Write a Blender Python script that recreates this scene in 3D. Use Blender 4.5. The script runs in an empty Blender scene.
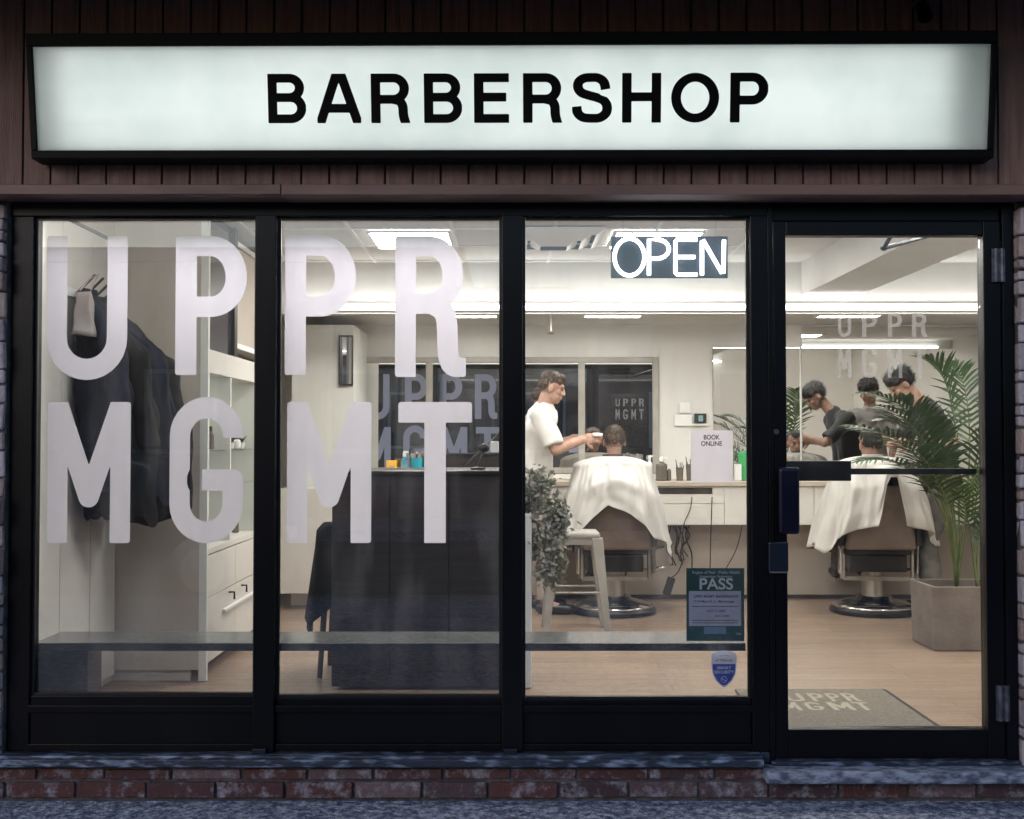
import bpy, bmesh, math, random
import numpy as np
from mathutils import Vector, Matrix, noise as mnoise
random.seed(7)
R = math.radians
sc = bpy.context.scene
COL = sc.collection
F, TILT, CAMY, CAMZ = 1150.0, R(1.45), -4.6, 1.27

def at(px, py, y):
    """the real point that stands at depth y on the line of sight through a photo pixel"""
    a, b = (px - 512) / F, (409.5 - py) / F
    v = Vector((a, math.cos(TILT) - b * math.sin(TILT), math.sin(TILT) + b * math.cos(TILT)))
    k = (y - CAMY) / v.y
    return Vector((0, CAMY, CAMZ)) + v * k

# ------------------------------------------------------------------ materials
def newmat(name):
    m = bpy.data.materials.new(name); m.use_nodes = True
    nt = m.node_tree; nt.nodes.clear()
    out = nt.nodes.new('ShaderNodeOutputMaterial')
    return m, nt, out

def mat(name, col, col2=None, scale=8, rough=.5, metal=0, bump=0, bscale=40, stretch=(1, 1, 1), detail=6,
        rvar=0, lo=.4, hi=.6, spec=.5, coat=0, trans=0, sheen=0):
    m, nt, out = newmat(name)
    N = nt.nodes.new; L = nt.links.new
    b = N('ShaderNodeBsdfPrincipled'); L(b.outputs[0], out.inputs[0])
    b.inputs['Base Color'].default_value = (*col, 1); b.inputs['Roughness'].default_value = rough
    b.inputs['Metallic'].default_value = metal; b.inputs['Specular IOR Level'].default_value = spec
    b.inputs['Coat Weight'].default_value = coat
    if sheen: b.inputs['Sheen Weight'].default_value = sheen
    tc = N('ShaderNodeTexCoord'); mp = N('ShaderNodeMapping'); L(tc.outputs['Object'], mp.inputs[0])
    mp.inputs['Scale'].default_value = stretch
    if col2:
        nz = N('ShaderNodeTexNoise'); nz.inputs['Scale'].default_value = scale; nz.inputs['Detail'].default_value = detail
        L(mp.outputs[0], nz.inputs[0])
        cr = N('ShaderNodeValToRGB'); L(nz.outputs[0], cr.inputs[0])
        cr.color_ramp.elements[0].position = lo; cr.color_ramp.elements[1].position = hi
        cr.color_ramp.elements[0].color = (*col, 1); cr.color_ramp.elements[1].color = (*col2, 1)
        L(cr.outputs[0], b.inputs['Base Color'])
        if rvar:
            mr = N('ShaderNodeMapRange'); L(nz.outputs[0], mr.inputs[0])
            mr.inputs[3].default_value = rough - rvar; mr.inputs[4].default_value = rough + rvar
            L(mr.outputs[0], b.inputs['Roughness'])
    if bump:
        n2 = N('ShaderNodeTexNoise'); n2.inputs['Scale'].default_value = bscale; n2.inputs['Detail'].default_value = 8
        L(mp.outputs[0], n2.inputs[0])
        bp = N('ShaderNodeBump'); bp.inputs['Strength'].default_value = bump; bp.inputs['Distance'].default_value = .01
        L(n2.outputs[0], bp.inputs['Height']); L(bp.outputs[0], b.inputs['Normal'])
    if trans:
        tr = N('ShaderNodeBsdfTranslucent'); tr.inputs[0].default_value = (*col, 1)
        mx = N('ShaderNodeMixShader'); mx.inputs[0].default_value = trans
        L(b.outputs[0], mx.inputs[1]); L(tr.outputs[0], mx.inputs[2]); L(mx.outputs[0], out.inputs[0])
    return m

def emit(name, col, strength):
    m, nt, out = newmat(name)
    e = nt.nodes.new('ShaderNodeEmission'); e.inputs[0].default_value = (*col, 1); e.inputs[1].default_value = strength
    nt.links.new(e.outputs[0], out.inputs[0])
    return m

def glassmat(name, tint=(.93, .94, .94), smudge_haze=.02, refl=1.0):
    m, nt, out = newmat(name)
    N = nt.nodes.new; L = nt.links.new
    t = N('ShaderNodeBsdfTransparent'); t.inputs[0].default_value = (*tint, 1)
    g = N('ShaderNodeBsdfGlossy'); g.inputs['Roughness'].default_value = 0
    g.inputs[0].default_value = (1, 1, 1, 1)
    lw = N('ShaderNodeLayerWeight'); lw.inputs[0].default_value = .5
    pw = N('ShaderNodeMath'); pw.operation = 'POWER'; L(lw.outputs['Facing'], pw.inputs[0]); pw.inputs[1].default_value = 5
    ma = N('ShaderNodeMath'); ma.operation = 'MULTIPLY_ADD'; L(pw.outputs[0], ma.inputs[0])
    ma.inputs[1].default_value = .93; ma.inputs[2].default_value = .05 * refl; ma.use_clamp = True
    mx = N('ShaderNodeMixShader'); L(ma.outputs[0], mx.inputs[0]); L(t.outputs[0], mx.inputs[1]); L(g.outputs[0], mx.inputs[2])
    last = mx
    if smudge_haze:
        tc = N('ShaderNodeTexCoord'); mp = N('ShaderNodeMapping'); mp.inputs['Scale'].default_value = (3.5, 1, .9)
        L(tc.outputs['Object'], mp.inputs[0])
        nz = N('ShaderNodeTexNoise'); nz.inputs['Scale'].default_value = 2.2; nz.inputs['Detail'].default_value = 7
        L(mp.outputs[0], nz.inputs[0])
        mr = N('ShaderNodeMapRange'); L(nz.outputs[0], mr.inputs[0]); mr.inputs[1].default_value = .45; mr.inputs[2].default_value = .68
        mr.inputs[3].default_value = smudge_haze * .3; mr.inputs[4].default_value = smudge_haze * 2.2
        d = N('ShaderNodeBsdfDiffuse'); d.inputs[0].default_value = (.8, .8, .82, 1)
        tl = N('ShaderNodeBsdfTranslucent'); tl.inputs[0].default_value = (.8, .8, .82, 1)
        ds = N('ShaderNodeMixShader'); ds.inputs[0].default_value = .5
        L(d.outputs[0], ds.inputs[1]); L(tl.outputs[0], ds.inputs[2])
        m2 = N('ShaderNodeMixShader'); L(mr.outputs[0], m2.inputs[0]); L(mx.outputs[0], m2.inputs[1]); L(ds.outputs[0], m2.inputs[2])
        last = m2
    L(last.outputs[0], out.inputs[0])
    return m

M = {}
M['frame'] = mat('black_aluminium', (.0016, .0017, .0028), (.003, .003, .005), 3, .34, 0, .05, 60, (1, 1, .3), spec=.22, rvar=.1)
M['frame_in'] = mat('black_metal', (.008, .008, .009), None, rough=.4)
M['handle'] = mat('handle_blue_black', (.012, .012, .032), (.02, .018, .045), 6, .25, .6)
M['hinge'] = mat('worn_hinge', (.16, .16, .2), (.08, .08, .11), 30, .4, .6)
M['lock'] = mat('lock_blue', (.004, .008, .018), None, rough=.35)
M['chrome'] = mat('chrome', (.72, .7, .68), (.55, .53, .5), 12, .16, 1)
M['brushed'] = mat('brushed_steel', (.5, .48, .45), (.4, .38, .36), 20, .33, 1, stretch=(1, 1, .1))
M['mirror'] = mat('mirror_silver', (.9, .9, .885), None, rough=.0, metal=1)
M['glass'] = glassmat('window_glass', smudge_haze=.021, refl=1.2)  # streaky dirt film, strengthened to stand in for uneven street reflections
M['glass_door'] = glassmat('door_glass', smudge_haze=.008, refl=.6)
M['glass_clear'] = glassmat('clear_glass', smudge_haze=0)
M['vinyl'] = mat('white_vinyl', (.9, .88, .99), (.84, .82, .94), 5, .6, trans=.82, lo=.35, hi=.65)
nt = M['vinyl'].node_tree; p_n = [n for n in nt.nodes if n.type == 'BSDF_PRINCIPLED'][0]; c_l = p_n.inputs['Base Color'].links[0].from_socket
g_n = nt.nodes.new('ShaderNodeNewGeometry'); m_n = nt.nodes.new('ShaderNodeMix'); m_n.data_type = 'RGBA'     # film is white outside, grey adhesive inside
nt.links.new(g_n.outputs['Backfacing'], m_n.inputs[0]); nt.links.new(c_l, m_n.inputs[6]); m_n.inputs[7].default_value = (.05, .045, .04, 1)
nt.links.new(m_n.outputs[2], p_n.inputs['Base Color'])
M['vinyl_etch'] = mat('etched_vinyl', (.8, .78, .77), None, rough=.6, trans=.5)
nt = M['vinyl_etch'].node_tree; o_n = [n for n in nt.nodes if n.type == 'OUTPUT_MATERIAL'][0]; src = o_n.inputs[0].links[0].from_socket
t_n = nt.nodes.new('ShaderNodeBsdfTransparent'); m_n = nt.nodes.new('ShaderNodeMixShader'); m_n.inputs[0].default_value = .42
nt.links.new(t_n.outputs[0], m_n.inputs[1]); nt.links.new(src, m_n.inputs[2]); nt.links.new(m_n.outputs[0], o_n.inputs[0])
M['sign_black'] = mat('sign_black', (.0012, .0012, .0016), (.002, .002, .003), 5, .5, spec=.12)
M['letter_black'] = mat('letter_black', (.0015, .0015, .0025), None, rough=.6, spec=.1)
M['wood_siding'] = mat('stained_siding', (.12, .068, .058), (.215, .125, .108), 5, .7, 0, .5, 30, (9, 9, .7), lo=.3, hi=.7)
M['trim'] = mat('painted_trim', (.19, .112, .10), (.13, .078, .07), 4, .6, 0, .3, 30, (.5, 3, 3))
M['soffit'] = mat('soffit_board', (.2, .13, .11), (.12, .08, .07), 6, .6, 0, .3, 30, (1, 6, 1))
M['mortar'] = mat('mortar', (.11, .1, .11), (.06, .055, .06), 20, .95, 0, .8, 60)
M['sill'] = mat('worn_sill', (.022, .032, .055), (.3, .38, .55), 22, .45, .2, .4, 60, (.6, 2, 2), lo=.5, hi=.75, detail=12)
M['concrete_step'] = mat('concrete_step', (.075, .095, .14), (.3, .34, .45), 26, .8, 0, .9, 70, (.8, 1.5, 1.5), detail=12)
M['int_wall'] = mat('painted_wall', (.74, .725, .69), (.7, .685, .65), 2, .7, 0, .05, 50)
M['ceil'] = mat('ceiling_paint', (.76, .755, .735), (.72, .715, .7), 3, .85, 0, .08, 80)
M['tbar'] = mat('tbar_white', (.86, .86, .85), None, rough=.5)
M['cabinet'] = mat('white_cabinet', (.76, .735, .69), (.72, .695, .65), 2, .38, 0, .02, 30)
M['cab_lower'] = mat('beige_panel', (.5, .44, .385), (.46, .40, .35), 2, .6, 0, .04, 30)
M['closet'] = mat('closet_beige', (.56, .51, .45), (.52, .47, .41), 2, .5, 0, .03, 30)
M['shelf_white'] = mat('shelf_white', (.8, .81, .76), None, rough=.4)
M['count_top'] = mat('light_wood_top', (.56, .49, .41), (.46, .39, .32), 7, .4, 0, .05, 40, (.6, 6, 6))
M['dark'] = mat('dark_recess', (.03, .024, .02), (.05, .038, .03), 9, .6)
M['desk'] = mat('dark_desk', (.010, .008, .009), (.028, .022, .024), 4, .38, 0, .15, 30, (.5, 1, 9), lo=.35, hi=.7)
M['desk_top'] = mat('desk_top_black', (.012, .01, .011), None, rough=.25)
M['stool'] = mat('grey_stool_paint', (.36, .335, .30), (.29, .27, .24), 6, .4, 0, .03, 30)
M['planter_white'] = mat('white_planter', (.78, .78, .76), None, rough=.35)
M['planter_concrete'] = mat('concrete_planter', (.12, .098, .085), (.17, .142, .122), 6, .85, 0, .35, 40, lo=.35, hi=.65)
M['soil'] = mat('soil', (.035, .024, .018), (.07, .05, .035), 60, 1, 0, 1, 80)
M['leaf'] = mat('palm_leaf', (.018, .045, .015), (.05, .095, .028), 9, .42, 0, .1, 60, trans=.22)
M['leaf_lt'] = mat('palm_leaf_light', (.045, .09, .025), (.09, .14, .04), 9, .45, trans=.25)
M['leaf_mid'] = mat('palm_leaf_mid', (.025, .062, .02), (.06, .11, .035), 9, .42, trans=.28)
M['stem'] = mat('palm_stem', (.07, .11, .035), (.13, .15, .06), 12, .5)
M['bush'] = mat('bush_grey_green', (.13, .15, .10), (.34, .34, .28), 26, .85, 0, .4, 60, trans=.15)
M['bush2'] = mat('bush_flower', (.36, .35, .31), (.22, .21, .18), 30, .9)
M['bark'] = mat('bark', (.08, .055, .04), (.15, .11, .08), 20, .9, 0, .6, 50)
M['skin'] = mat('skin', (.46, .285, .215), (.38, .215, .155), 22, .68, 0, .05, 120)
M['skin2'] = mat('skin_tan', (.37, .215, .155), (.29, .16, .115), 22, .68, 0, .05, 120)
M['hair_dark'] = mat('hair_black', (.005, .0045, .0045), (.012, .01, .009), 40, .5, 0, .8, 90, (1, 1, .4))
M['hair_brown'] = mat('hair_brown', (.04, .024, .015), (.085, .052, .033), 40, .55, 0, .8, 90, (1, 1, .4))
M['tee_white'] = mat('white_cotton', (.78, .76, .73), (.73, .71, .68), 5, .85, 0, .25, 22, sheen=.2)
M['tee_grey'] = mat('grey_cotton', (.34, .33, .32), (.28, .27, .26), 5, .85, 0, .25, 22)
M['tee_black'] = mat('black_cotton', (.007, .007, .008), (.012, .012, .013), 6, .85, 0, .35, 22, sheen=.15)
M['denim'] = mat('grey_denim', (.10, .095, .09), (.16, .15, .14), 12, .85, 0, .3, 60)
M['khaki'] = mat('beige_trousers', (.3, .26, .22), (.36, .32, .27), 8, .85, 0, .3, 30)
M['shoe'] = mat('black_shoe', (.015, .013, .012), None, rough=.4)
M['eye'] = mat('eye_dark', (.02, .015, .012), None, rough=.15)
M['cape'] = mat('cape_cloth', (.78, .76, .72), (.72, .70, .66), 4, .75, 0, .15, 16, trans=.18, sheen=.2)
M['piping'] = mat('cape_piping', (.02, .02, .022), None, rough=.6)
M['leather'] = mat('tan_leather', (.15, .112, .09), (.2, .152, .122), 5, .42, 0, .2, 60)
M['leather_blk'] = mat('black_leather', (.006, .005, .005), None, rough=.35, bump=.2, bscale=60)
M['mat_rubber'] = mat('door_mat_pile', (.2, .175, .14), (.25, .22, .18), 60, 1, 0, 1, 260)
M['mat_letter'] = mat('mat_cream', (.36, .33, .26), (.42, .38, .3), 60, 1, 0, .6, 260)
M['coat_navy'] = mat('navy_cloth', (.004, .0065, .016), (.007, .011, .024), 5, .85, 0, .5, 14, spec=.2)
M['coat_black'] = mat('black_cloth', (.004, .004, .005), (.008, .0075, .008), 5, .85, 0, .5, 14, spec=.2)
M['coat_brown'] = mat('dark_brown_cloth', (.02, .013, .011), (.035, .024, .02), 5, .8, 0, .5, 14)
M['tote'] = mat('beige_tote', (.42, .39, .38), (.3, .26, .25), 4, .85, 0, .3, 20)
M['card'] = mat('white_card', (.9, .87, .95), None, rough=.5, trans=.85)
M['ink'] = mat('card_ink', (.03, .03, .09), None, rough=.6)
M['pass_green'] = mat('poster_green', (.006, .05, .04), None, rough=.5)
M['pass_white'] = mat('poster_white', (.5, .52, .56), None, rough=.5)
M['pass_panel'] = mat('poster_panel', (.4, .4, .48), (.34, .34, .42), 14, .5)
M['pass_blue'] = mat('poster_blue_tab', (.13, .2, .3), None, rough=.5)
M['shield_blue'] = mat('shield_blue', (.02, .035, .36), None, rough=.4)
M['shield_white'] = mat('shield_white', (.7, .7, .86), None, rough=.4, trans=.3)
M['green_tub'] = mat('green_plastic', (.12, .55, .22), None, rough=.25, trans=.35)
M['blue_liquid'] = mat('blue_liquid', (.02, .42, .55), None, rough=.1, trans=.35)
M['yellow'] = mat('yellow_box', (.85, .48, .06), (.8, .42, .05), 8, .5)
M['label_blue'] = mat('can_blue', (.02, .22, .32), (.5, .55, .55), 8, .3)
M['white_plastic'] = mat('white_plastic', (.8, .8, .78), None, rough=.3)
M['ledge'] = mat('ledge_laminate', (.17, .17, .155), (.12, .12, .11), 3, .16)
M['smoke'] = mat('smoky_bottle', (.12, .1, .085), None, rough=.2)
M['cable'] = mat('black_cable', (.012, .01, .009), None, rough=.5)
M['lamp_white'] = emit('panel_light', (1, .965, .9), 46)
M['led'] = emit('led_strip', (1, .96, .9), 15)
M['led_dim'] = emit('led_strip_window', (1, .96, .92), 62)
M['shelf_led'] = emit('shelf_led', (.97, 1, .93), 14)
M['neon'] = emit('neon_tube', (.86, .93, 1), 9)
M['sign_tube'] = emit('sign_tube', (.95, 1, .985), 2.6)
M['sign_face'] = None
M['open_back'] = mat('open_sign_backing', (.008, .012, .022), None, rough=.12, spec=.6)
M['pict'] = mat('dark_tinted_glass', (.028, .028, .037), (.05, .05, .065), 4, .08, spec=.6)
M['asphalt'] = mat('asphalt', (.03, .032, .038), (.055, .058, .066), 30, .8, 0, .6, 90)
M['car_paint'] = mat('dark_blue_car_paint', (.015, .03, .07), None, rough=.25, metal=.3, coat=1)
M['tyre'] = mat('tyre', (.012, .012, .013), None, rough=.8)
M['car_glass'] = mat('car_glass', (.01, .012, .015), None, rough=.05, spec=.8)
M['lamp_red'] = mat('red_lens', (.3, .01, .01), None, rough=.15)
M['lens'] = mat('clear_lens', (.6, .6, .6), None, rough=.1)
M['far_brick'] = mat('far_brick', (.13, .07, .055), (.17, .1, .08), 14, .9)
M['far_win'] = mat('far_window', (.02, .025, .03), None, rough=.08)
M['far_trim'] = mat('far_trim', (.35, .34, .32), None, rough=.7)

# sign face: thin translucent acrylic, lit from the tubes behind it
m, nt, out = newmat('backlit_acrylic')
d_ = nt.nodes.new('ShaderNodeBsdfDiffuse'); d_.inputs[0].default_value = (.5, .53, .52, 1)
t_ = nt.nodes.new('ShaderNodeBsdfTranslucent'); 
tc_ = nt.nodes.new('ShaderNodeTexCoord'); nz_ = nt.nodes.new('ShaderNodeTexNoise'); nz_.inputs['Scale'].default_value = 3; nz_.inputs['Detail'].default_value = 7
nt.links.new(tc_.outputs['Object'], nz_.inputs[0])
cr_ = nt.nodes.new('ShaderNodeValToRGB'); nt.links.new(nz_.outputs[0], cr_.inputs[0])
cr_.color_ramp.elements[0].position = .3; cr_.color_ramp.elements[0].color = (.70, .76, .74, 1)
cr_.color_ramp.elements[1].position = .62; cr_.color_ramp.elements[1].color = (.86, .90, .89, 1)
nt.links.new(cr_.outputs[0], t_.inputs[0])
x_ = nt.nodes.new('ShaderNodeMixShader'); x_.inputs[0].default_value = .75
nt.links.new(d_.outputs[0], x_.inputs[1]); nt.links.new(t_.outputs[0], x_.inputs[2]); nt.links.new(x_.outputs[0], out.inputs[0])
M['sign_face'] = m

# bricks: each brick's own tone by its position, with white salt bloom near the ground
def brickmat(name, cols, salt, bump=.8):
    m, nt, out = newmat(name); N = nt.nodes.new; L = nt.links.new
    b = N('ShaderNodeBsdfPrincipled'); L(b.outputs[0], out.inputs[0]); b.inputs['Roughness'].default_value = .85
    at_ = N('ShaderNodeAttribute'); at_.attribute_name = 'tone'
    cr = N('ShaderNodeValToRGB'); L(at_.outputs['Fac'], cr.inputs[0])
    while len(cr.color_ramp.elements) < len(cols): cr.color_ramp.elements.new(.5)
    for i, c in enumerate(cols):
        cr.color_ramp.elements[i].position = i / (len(cols) - 1); cr.color_ramp.elements[i].color = (*c, 1)
    tc = N('ShaderNodeTexCoord')
    n1 = N('ShaderNodeTexNoise'); n1.inputs['Scale'].default_value = 12; n1.inputs['Detail'].default_value = 12; n1.inputs['Roughness'].default_value = .75
    L(tc.outputs['Object'], n1.inputs[0])
    mr = N('ShaderNodeMapRange'); L(n1.outputs[0], mr.inputs[0]); mr.inputs[1].default_value = salt[0]; mr.inputs[2].default_value = salt[1]
    mr.inputs[4].default_value = salt[2]
    mx = N('ShaderNodeMix'); mx.data_type = 'RGBA'; L(mr.outputs[0], mx.inputs[0]); L(cr.outputs[0], mx.inputs[6]); mx.inputs[7].default_value = (.36, .35, .42, 1)
    L(mx.outputs[2], b.inputs['Base Color'])
    n2 = N('ShaderNodeTexNoise'); n2.inputs['Scale'].default_value = 38; n2.inputs['Detail'].default_value = 9
    L(tc.outputs['Object'], n2.inputs[0]); bp = N('ShaderNodeBump'); bp.inputs['Strength'].default_value = bump; bp.inputs['Distance'].default_value = .012
    L(n2.outputs[0], bp.inputs['Height']); L(bp.outputs[0], b.inputs['Normal'])
    return m
M['brick'] = brickmat('red_brown_brick', [(.07, .028, .028), (.095, .036, .034), (.055, .03, .034), (.17, .11, .12)], (.5, .66, .85))
M['stone'] = brickmat('ledge_stone', [(.26, .23, .26), (.42, .38, .42), (.28, .19, .16), (.46, .42, .47), (.3, .26, .29)], (.56, .8, .5), 1)

# pavement: wet dark concrete with salt marks
m, nt, out = newmat('salted_pavement'); N = nt.nodes.new; L = nt.links.new
b = N('ShaderNodeBsdfPrincipled'); L(b.outputs[0], out.inputs[0]); b.inputs['Roughness'].default_value = .6
tc = N('ShaderNodeTexCoord'); n1 = N('ShaderNodeTexNoise'); n1.inputs['Scale'].default_value = 30; n1.inputs['Detail'].default_value = 14; n1.inputs['Roughness'].default_value = .85
L(tc.outputs['Object'], n1.inputs[0]); cr = N('ShaderNodeValToRGB'); L(n1.outputs[0], cr.inputs[0])
cr.color_ramp.elements[0].position = .46; cr.color_ramp.elements[0].color = (.055, .08, .14, 1)
cr.color_ramp.elements[1].position = .62; cr.color_ramp.elements[1].color = (.8, .82, .95, 1)
L(cr.outputs[0], b.inputs['Base Color'])
n2 = N('ShaderNodeTexNoise'); n2.inputs['Scale'].default_value = 60; n2.inputs['Detail'].default_value = 10
L(tc.outputs['Object'], n2.inputs[0]); bp = N('ShaderNodeBump'); bp.inputs['Strength'].default_value = .9; bp.inputs['Distance'].default_value = .015
L(n2.outputs[0], bp.inputs['Height']); L(bp.outputs[0], b.inputs['Normal'])
M['pavement'] = m

# interior plank floor
m, nt, out = newmat('plank_floor'); N = nt.nodes.new; L = nt.links.new
b = N('ShaderNodeBsdfPrincipled'); L(b.outputs[0], out.inputs[0]); b.inputs['Roughness'].default_value = .36
tc = N('ShaderNodeTexCoord'); br = N('ShaderNodeTexBrick'); L(tc.outputs['Object'], br.inputs[0])
br.inputs['Color1'].default_value = (.32, .232, .168, 1); br.inputs['Color2'].default_value = (.255, .18, .13, 1); br.inputs['Mortar'].default_value = (.13, .085, .06, 1)
br.inputs['Scale'].default_value = 1; br.inputs['Mortar Size'].default_value = .0022; br.inputs['Brick Width'].default_value = 1.3; br.inputs['Row Height'].default_value = .15; br.offset = .37
mp = N('ShaderNodeMapping'); mp.inputs['Scale'].default_value = (1, 14, 1); L(tc.outputs['Object'], mp.inputs[0])
nz = N('ShaderNodeTexNoise'); nz.inputs['Scale'].default_value = 2.5; nz.inputs['Detail'].default_value = 8; L(mp.outputs[0], nz.inputs[0])
mr = N('ShaderNodeMapRange'); L(nz.outputs[0], mr.inputs[0]); mr.inputs[1].default_value = .3; mr.inputs[2].default_value = .7; mr.inputs[3].default_value = .72; mr.inputs[4].default_value = 1.15
hs = N('ShaderNodeHueSaturation'); L(br.outputs[0], hs.inputs['Color']); L(mr.outputs[0], hs.inputs['Value']); L(hs.outputs[0], b.inputs['Base Color'])
M['floor'] = m

# ------------------------------------------------------------------ object helpers
def tag(o, label=None, cat=None, group=None, kind=None):
    if label: o['label'] = label
    if cat: o['category'] = cat
    if group: o['group'] = group
    if kind: o['kind'] = kind
    return o

def thing(name, label, cat, loc=(0, 0, 0), rz=0, group=None):
    o = bpy.data.objects.new(name, None); COL.objects.link(o)
    o.empty_display_size = .1
    o.location = loc; o.rotation_euler.z = rz
    return tag(o, label, cat, group)

def rootloc(o):
    while o.parent: o = o.parent
    return Vector(o.location)

def obj(name, bm, m, parent=None, smooth=False, bevel=0, local=False, seg=2, label=None):
    """one mesh object; world-space geometry is moved under its thing's base unless local"""
    me = bpy.data.meshes.new(name)
    if isinstance(bm, bpy.types.Mesh): me = bm
    else:
        bm.normal_update(); bm.to_mesh(me); bm.free()
    if smooth:
        me.polygons.foreach_set('use_smooth', [True] * len(me.polygons))
    if m is not None: me.materials.clear(); me.materials.append(m)
    o = bpy.data.objects.new(name, me); COL.objects.link(o)
    if parent is not None:
        o.parent = parent
        if not local:
            me.transform(Matrix.Translation(-rootloc(parent)))
    if bevel:
        md = o.modifiers.new('bevel', 'BEVEL'); md.width = bevel; md.segments = seg; md.limit_method = 'ANGLE'; md.angle_limit = R(40)
        md.harden_normals = False
    if label: o['label'] = label
    return o

def struct(name, bm, m, parent=None, **k):
    o = obj(name, bm, m, parent, **k)
    o['kind'] = 'structure'
    return o

def hexa(bm, P0, P1):
    vs = [bm.verts.new(p) for p in P0 + P1]
    for f in ((0, 1, 2, 3), (7, 6, 5, 4), (0, 4, 5, 1), (1, 5, 6, 2), (2, 6, 7, 3), (3, 7, 4, 0)): bm.faces.new([vs[i] for i in f])
def NB(): return bmesh.new()
def V(*a): return Vector(a)

def box(bm, x0, x1, y0, y1, z0, z1, mtx=None):
    if x0 > x1: x0, x1 = x1, x0
    if y0 > y1: y0, y1 = y1, y0
    if z0 > z1: z0, z1 = z1, z0
    vs = [bm.verts.new((x, y, z)) for x in (x0, x1) for y in (y0, y1) for z in (z0, z1)]
    if mtx is not None:
        for v in vs: v.co = mtx @ v.co
    for f in ((0, 1, 3, 2), (4, 6, 7, 5), (0, 4, 5, 1), (2, 3, 7, 6), (0, 2, 6, 4), (1, 5, 7, 3)):
        bm.faces.new([vs[i] for i in f])
    return vs

def B(*a, **k):
    bm = NB(); box(bm, *a, **k); return bm

def quad(bm, *ps):
    bm.faces.new([bm.verts.new(p) for p in ps])

def tube(bm, pts, r, n=8, caps=True, r2=None):
    """round tube along points, radius may taper to r2"""
    pts = [Vector(p) for p in pts]; rings = []
    up0 = Vector((0, 0, 1))
    prev = None
    for i, p in enumerate(pts):
        d = (pts[min(i + 1, len(pts) - 1)] - pts[max(i - 1, 0)]).normalized()
        if prev is None:
            a = up0 if abs(d.dot(up0)) < .9 else Vector((1, 0, 0))
            u = d.cross(a).normalized()
        else:
            u = (prev - d * prev.dot(d)).normalized()
        prev = u; w = d.cross(u)
        rr = r if r2 is None else r + (r2 - r) * i / (len(pts) - 1)
        rings.append([bm.verts.new(p + (u * math.cos(2 * math.pi * k / n) + w * math.sin(2 * math.pi * k / n)) * rr) for k in range(n)])
    for a, b_ in zip(rings, rings[1:]):
        for k in range(n):
            bm.faces.new((a[k], a[(k + 1) % n], b_[(k + 1) % n], b_[k]))
    if caps:
        bm.faces.new(rings[0][::-1]); bm.faces.new(rings[-1])

def lathe(bm, prof, n=32, c=(0, 0, 0)):
    c = Vector(c); rings = []
    for r, z in prof:
        rings.append([bm.verts.new(c + Vector((max(r, .0004) * math.cos(2 * math.pi * k / n), max(r, .0004) * math.sin(2 * math.pi * k / n), z))) for k in range(n)])
    for a, b_ in zip(rings, rings[1:]):
        for k in range(n):
            bm.faces.new((a[k], a[(k + 1) % n], b_[(k + 1) % n], b_[k]))
    bm.faces.new(rings[0][::-1]); bm.faces.new(rings[-1])

def ell(bm, c, r, sub=3, rot=None):
    mt = Matrix.Translation(c)
    if rot is not None: mt = mt @ rot.to_4x4()
    mt = mt @ Matrix.Diagonal((*r, 1))
    bmesh.ops.create_icosphere(bm, subdivisions=sub, radius=1, matrix=mt)

def cap(bm, a, b_, r1, r2, ball=True, n=16):
    """tapered limb piece"""
    a, b_ = Vector(a), Vector(b_); d = b_ - a
    if d.length > 1e-5:
        rot = d.to_track_quat('Z', 'Y').to_matrix().to_4x4()
        bmesh.ops.create_cone(bm, cap_ends=True, segments=n, radius1=r1, radius2=r2, depth=d.length, matrix=Matrix.Translation((a + b_) / 2) @ rot)
    if ball:
        ell(bm, a, (r1,) * 3, 2); ell(bm, b_, (r2,) * 3, 2)

def remesh(bm, voxel=.007, smooth=4, wrinkle=0, wscale=9, seed=0):
    me = bpy.data.meshes.new('tmp'); bm.to_mesh(me); bm.free()
    o = bpy.data.objects.new('tmp', me); COL.objects.link(o)
    r = o.modifiers.new('r', 'REMESH'); r.mode = 'VOXEL'; r.voxel_size = voxel
    if smooth:
        s = o.modifiers.new('s', 'SMOOTH'); s.iterations = smooth; s.factor = .5
    dg = bpy.context.evaluated_depsgraph_get(); dg.update()
    me2 = bpy.data.meshes.new_from_object(o.evaluated_get(dg))
    bpy.data.objects.remove(o); bpy.data.meshes.remove(me)
    if wrinkle:
        no = [v.normal.copy() for v in me2.vertices]
        for v, nn in zip(me2.vertices, no):
            p = v.co * wscale + Vector((seed * 3.1, 0, 0)); p.z *= .45
            v.co += nn * (mnoise.noise(p) + .5 * mnoise.noise(p * 2.1)) * wrinkle
    return me2

# ------------------------------------------------------------------ lettering: strokes -> flat outlines
def arc(cx, cy, rx, ry, a0, a1, n=14):
    return [(cx + rx * math.cos(R(a0 + (a1 - a0) * i / n)), cy + ry * math.sin(R(a0 + (a1 - a0) * i / n))) for i in range(n + 1)]

def crom(P, n=8):
    out = []
    Q = [P[0]] + list(P) + [P[-1]]
    for i in range(1, len(Q) - 2):
        p0, p1, p2, p3 = [np.array(q) for q in Q[i - 1:i + 3]]
        for k in range(n):
            t = k / n
            out.append(tuple(.5 * ((2 * p1) + (-p0 + p2) * t + (2 * p0 - 5 * p1 + 4 * p2 - p3) * t * t + (-p0 + 3 * p1 - 3 * p2 + p3) * t ** 3)))
    out.append(tuple(P[-1])); return out

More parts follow.
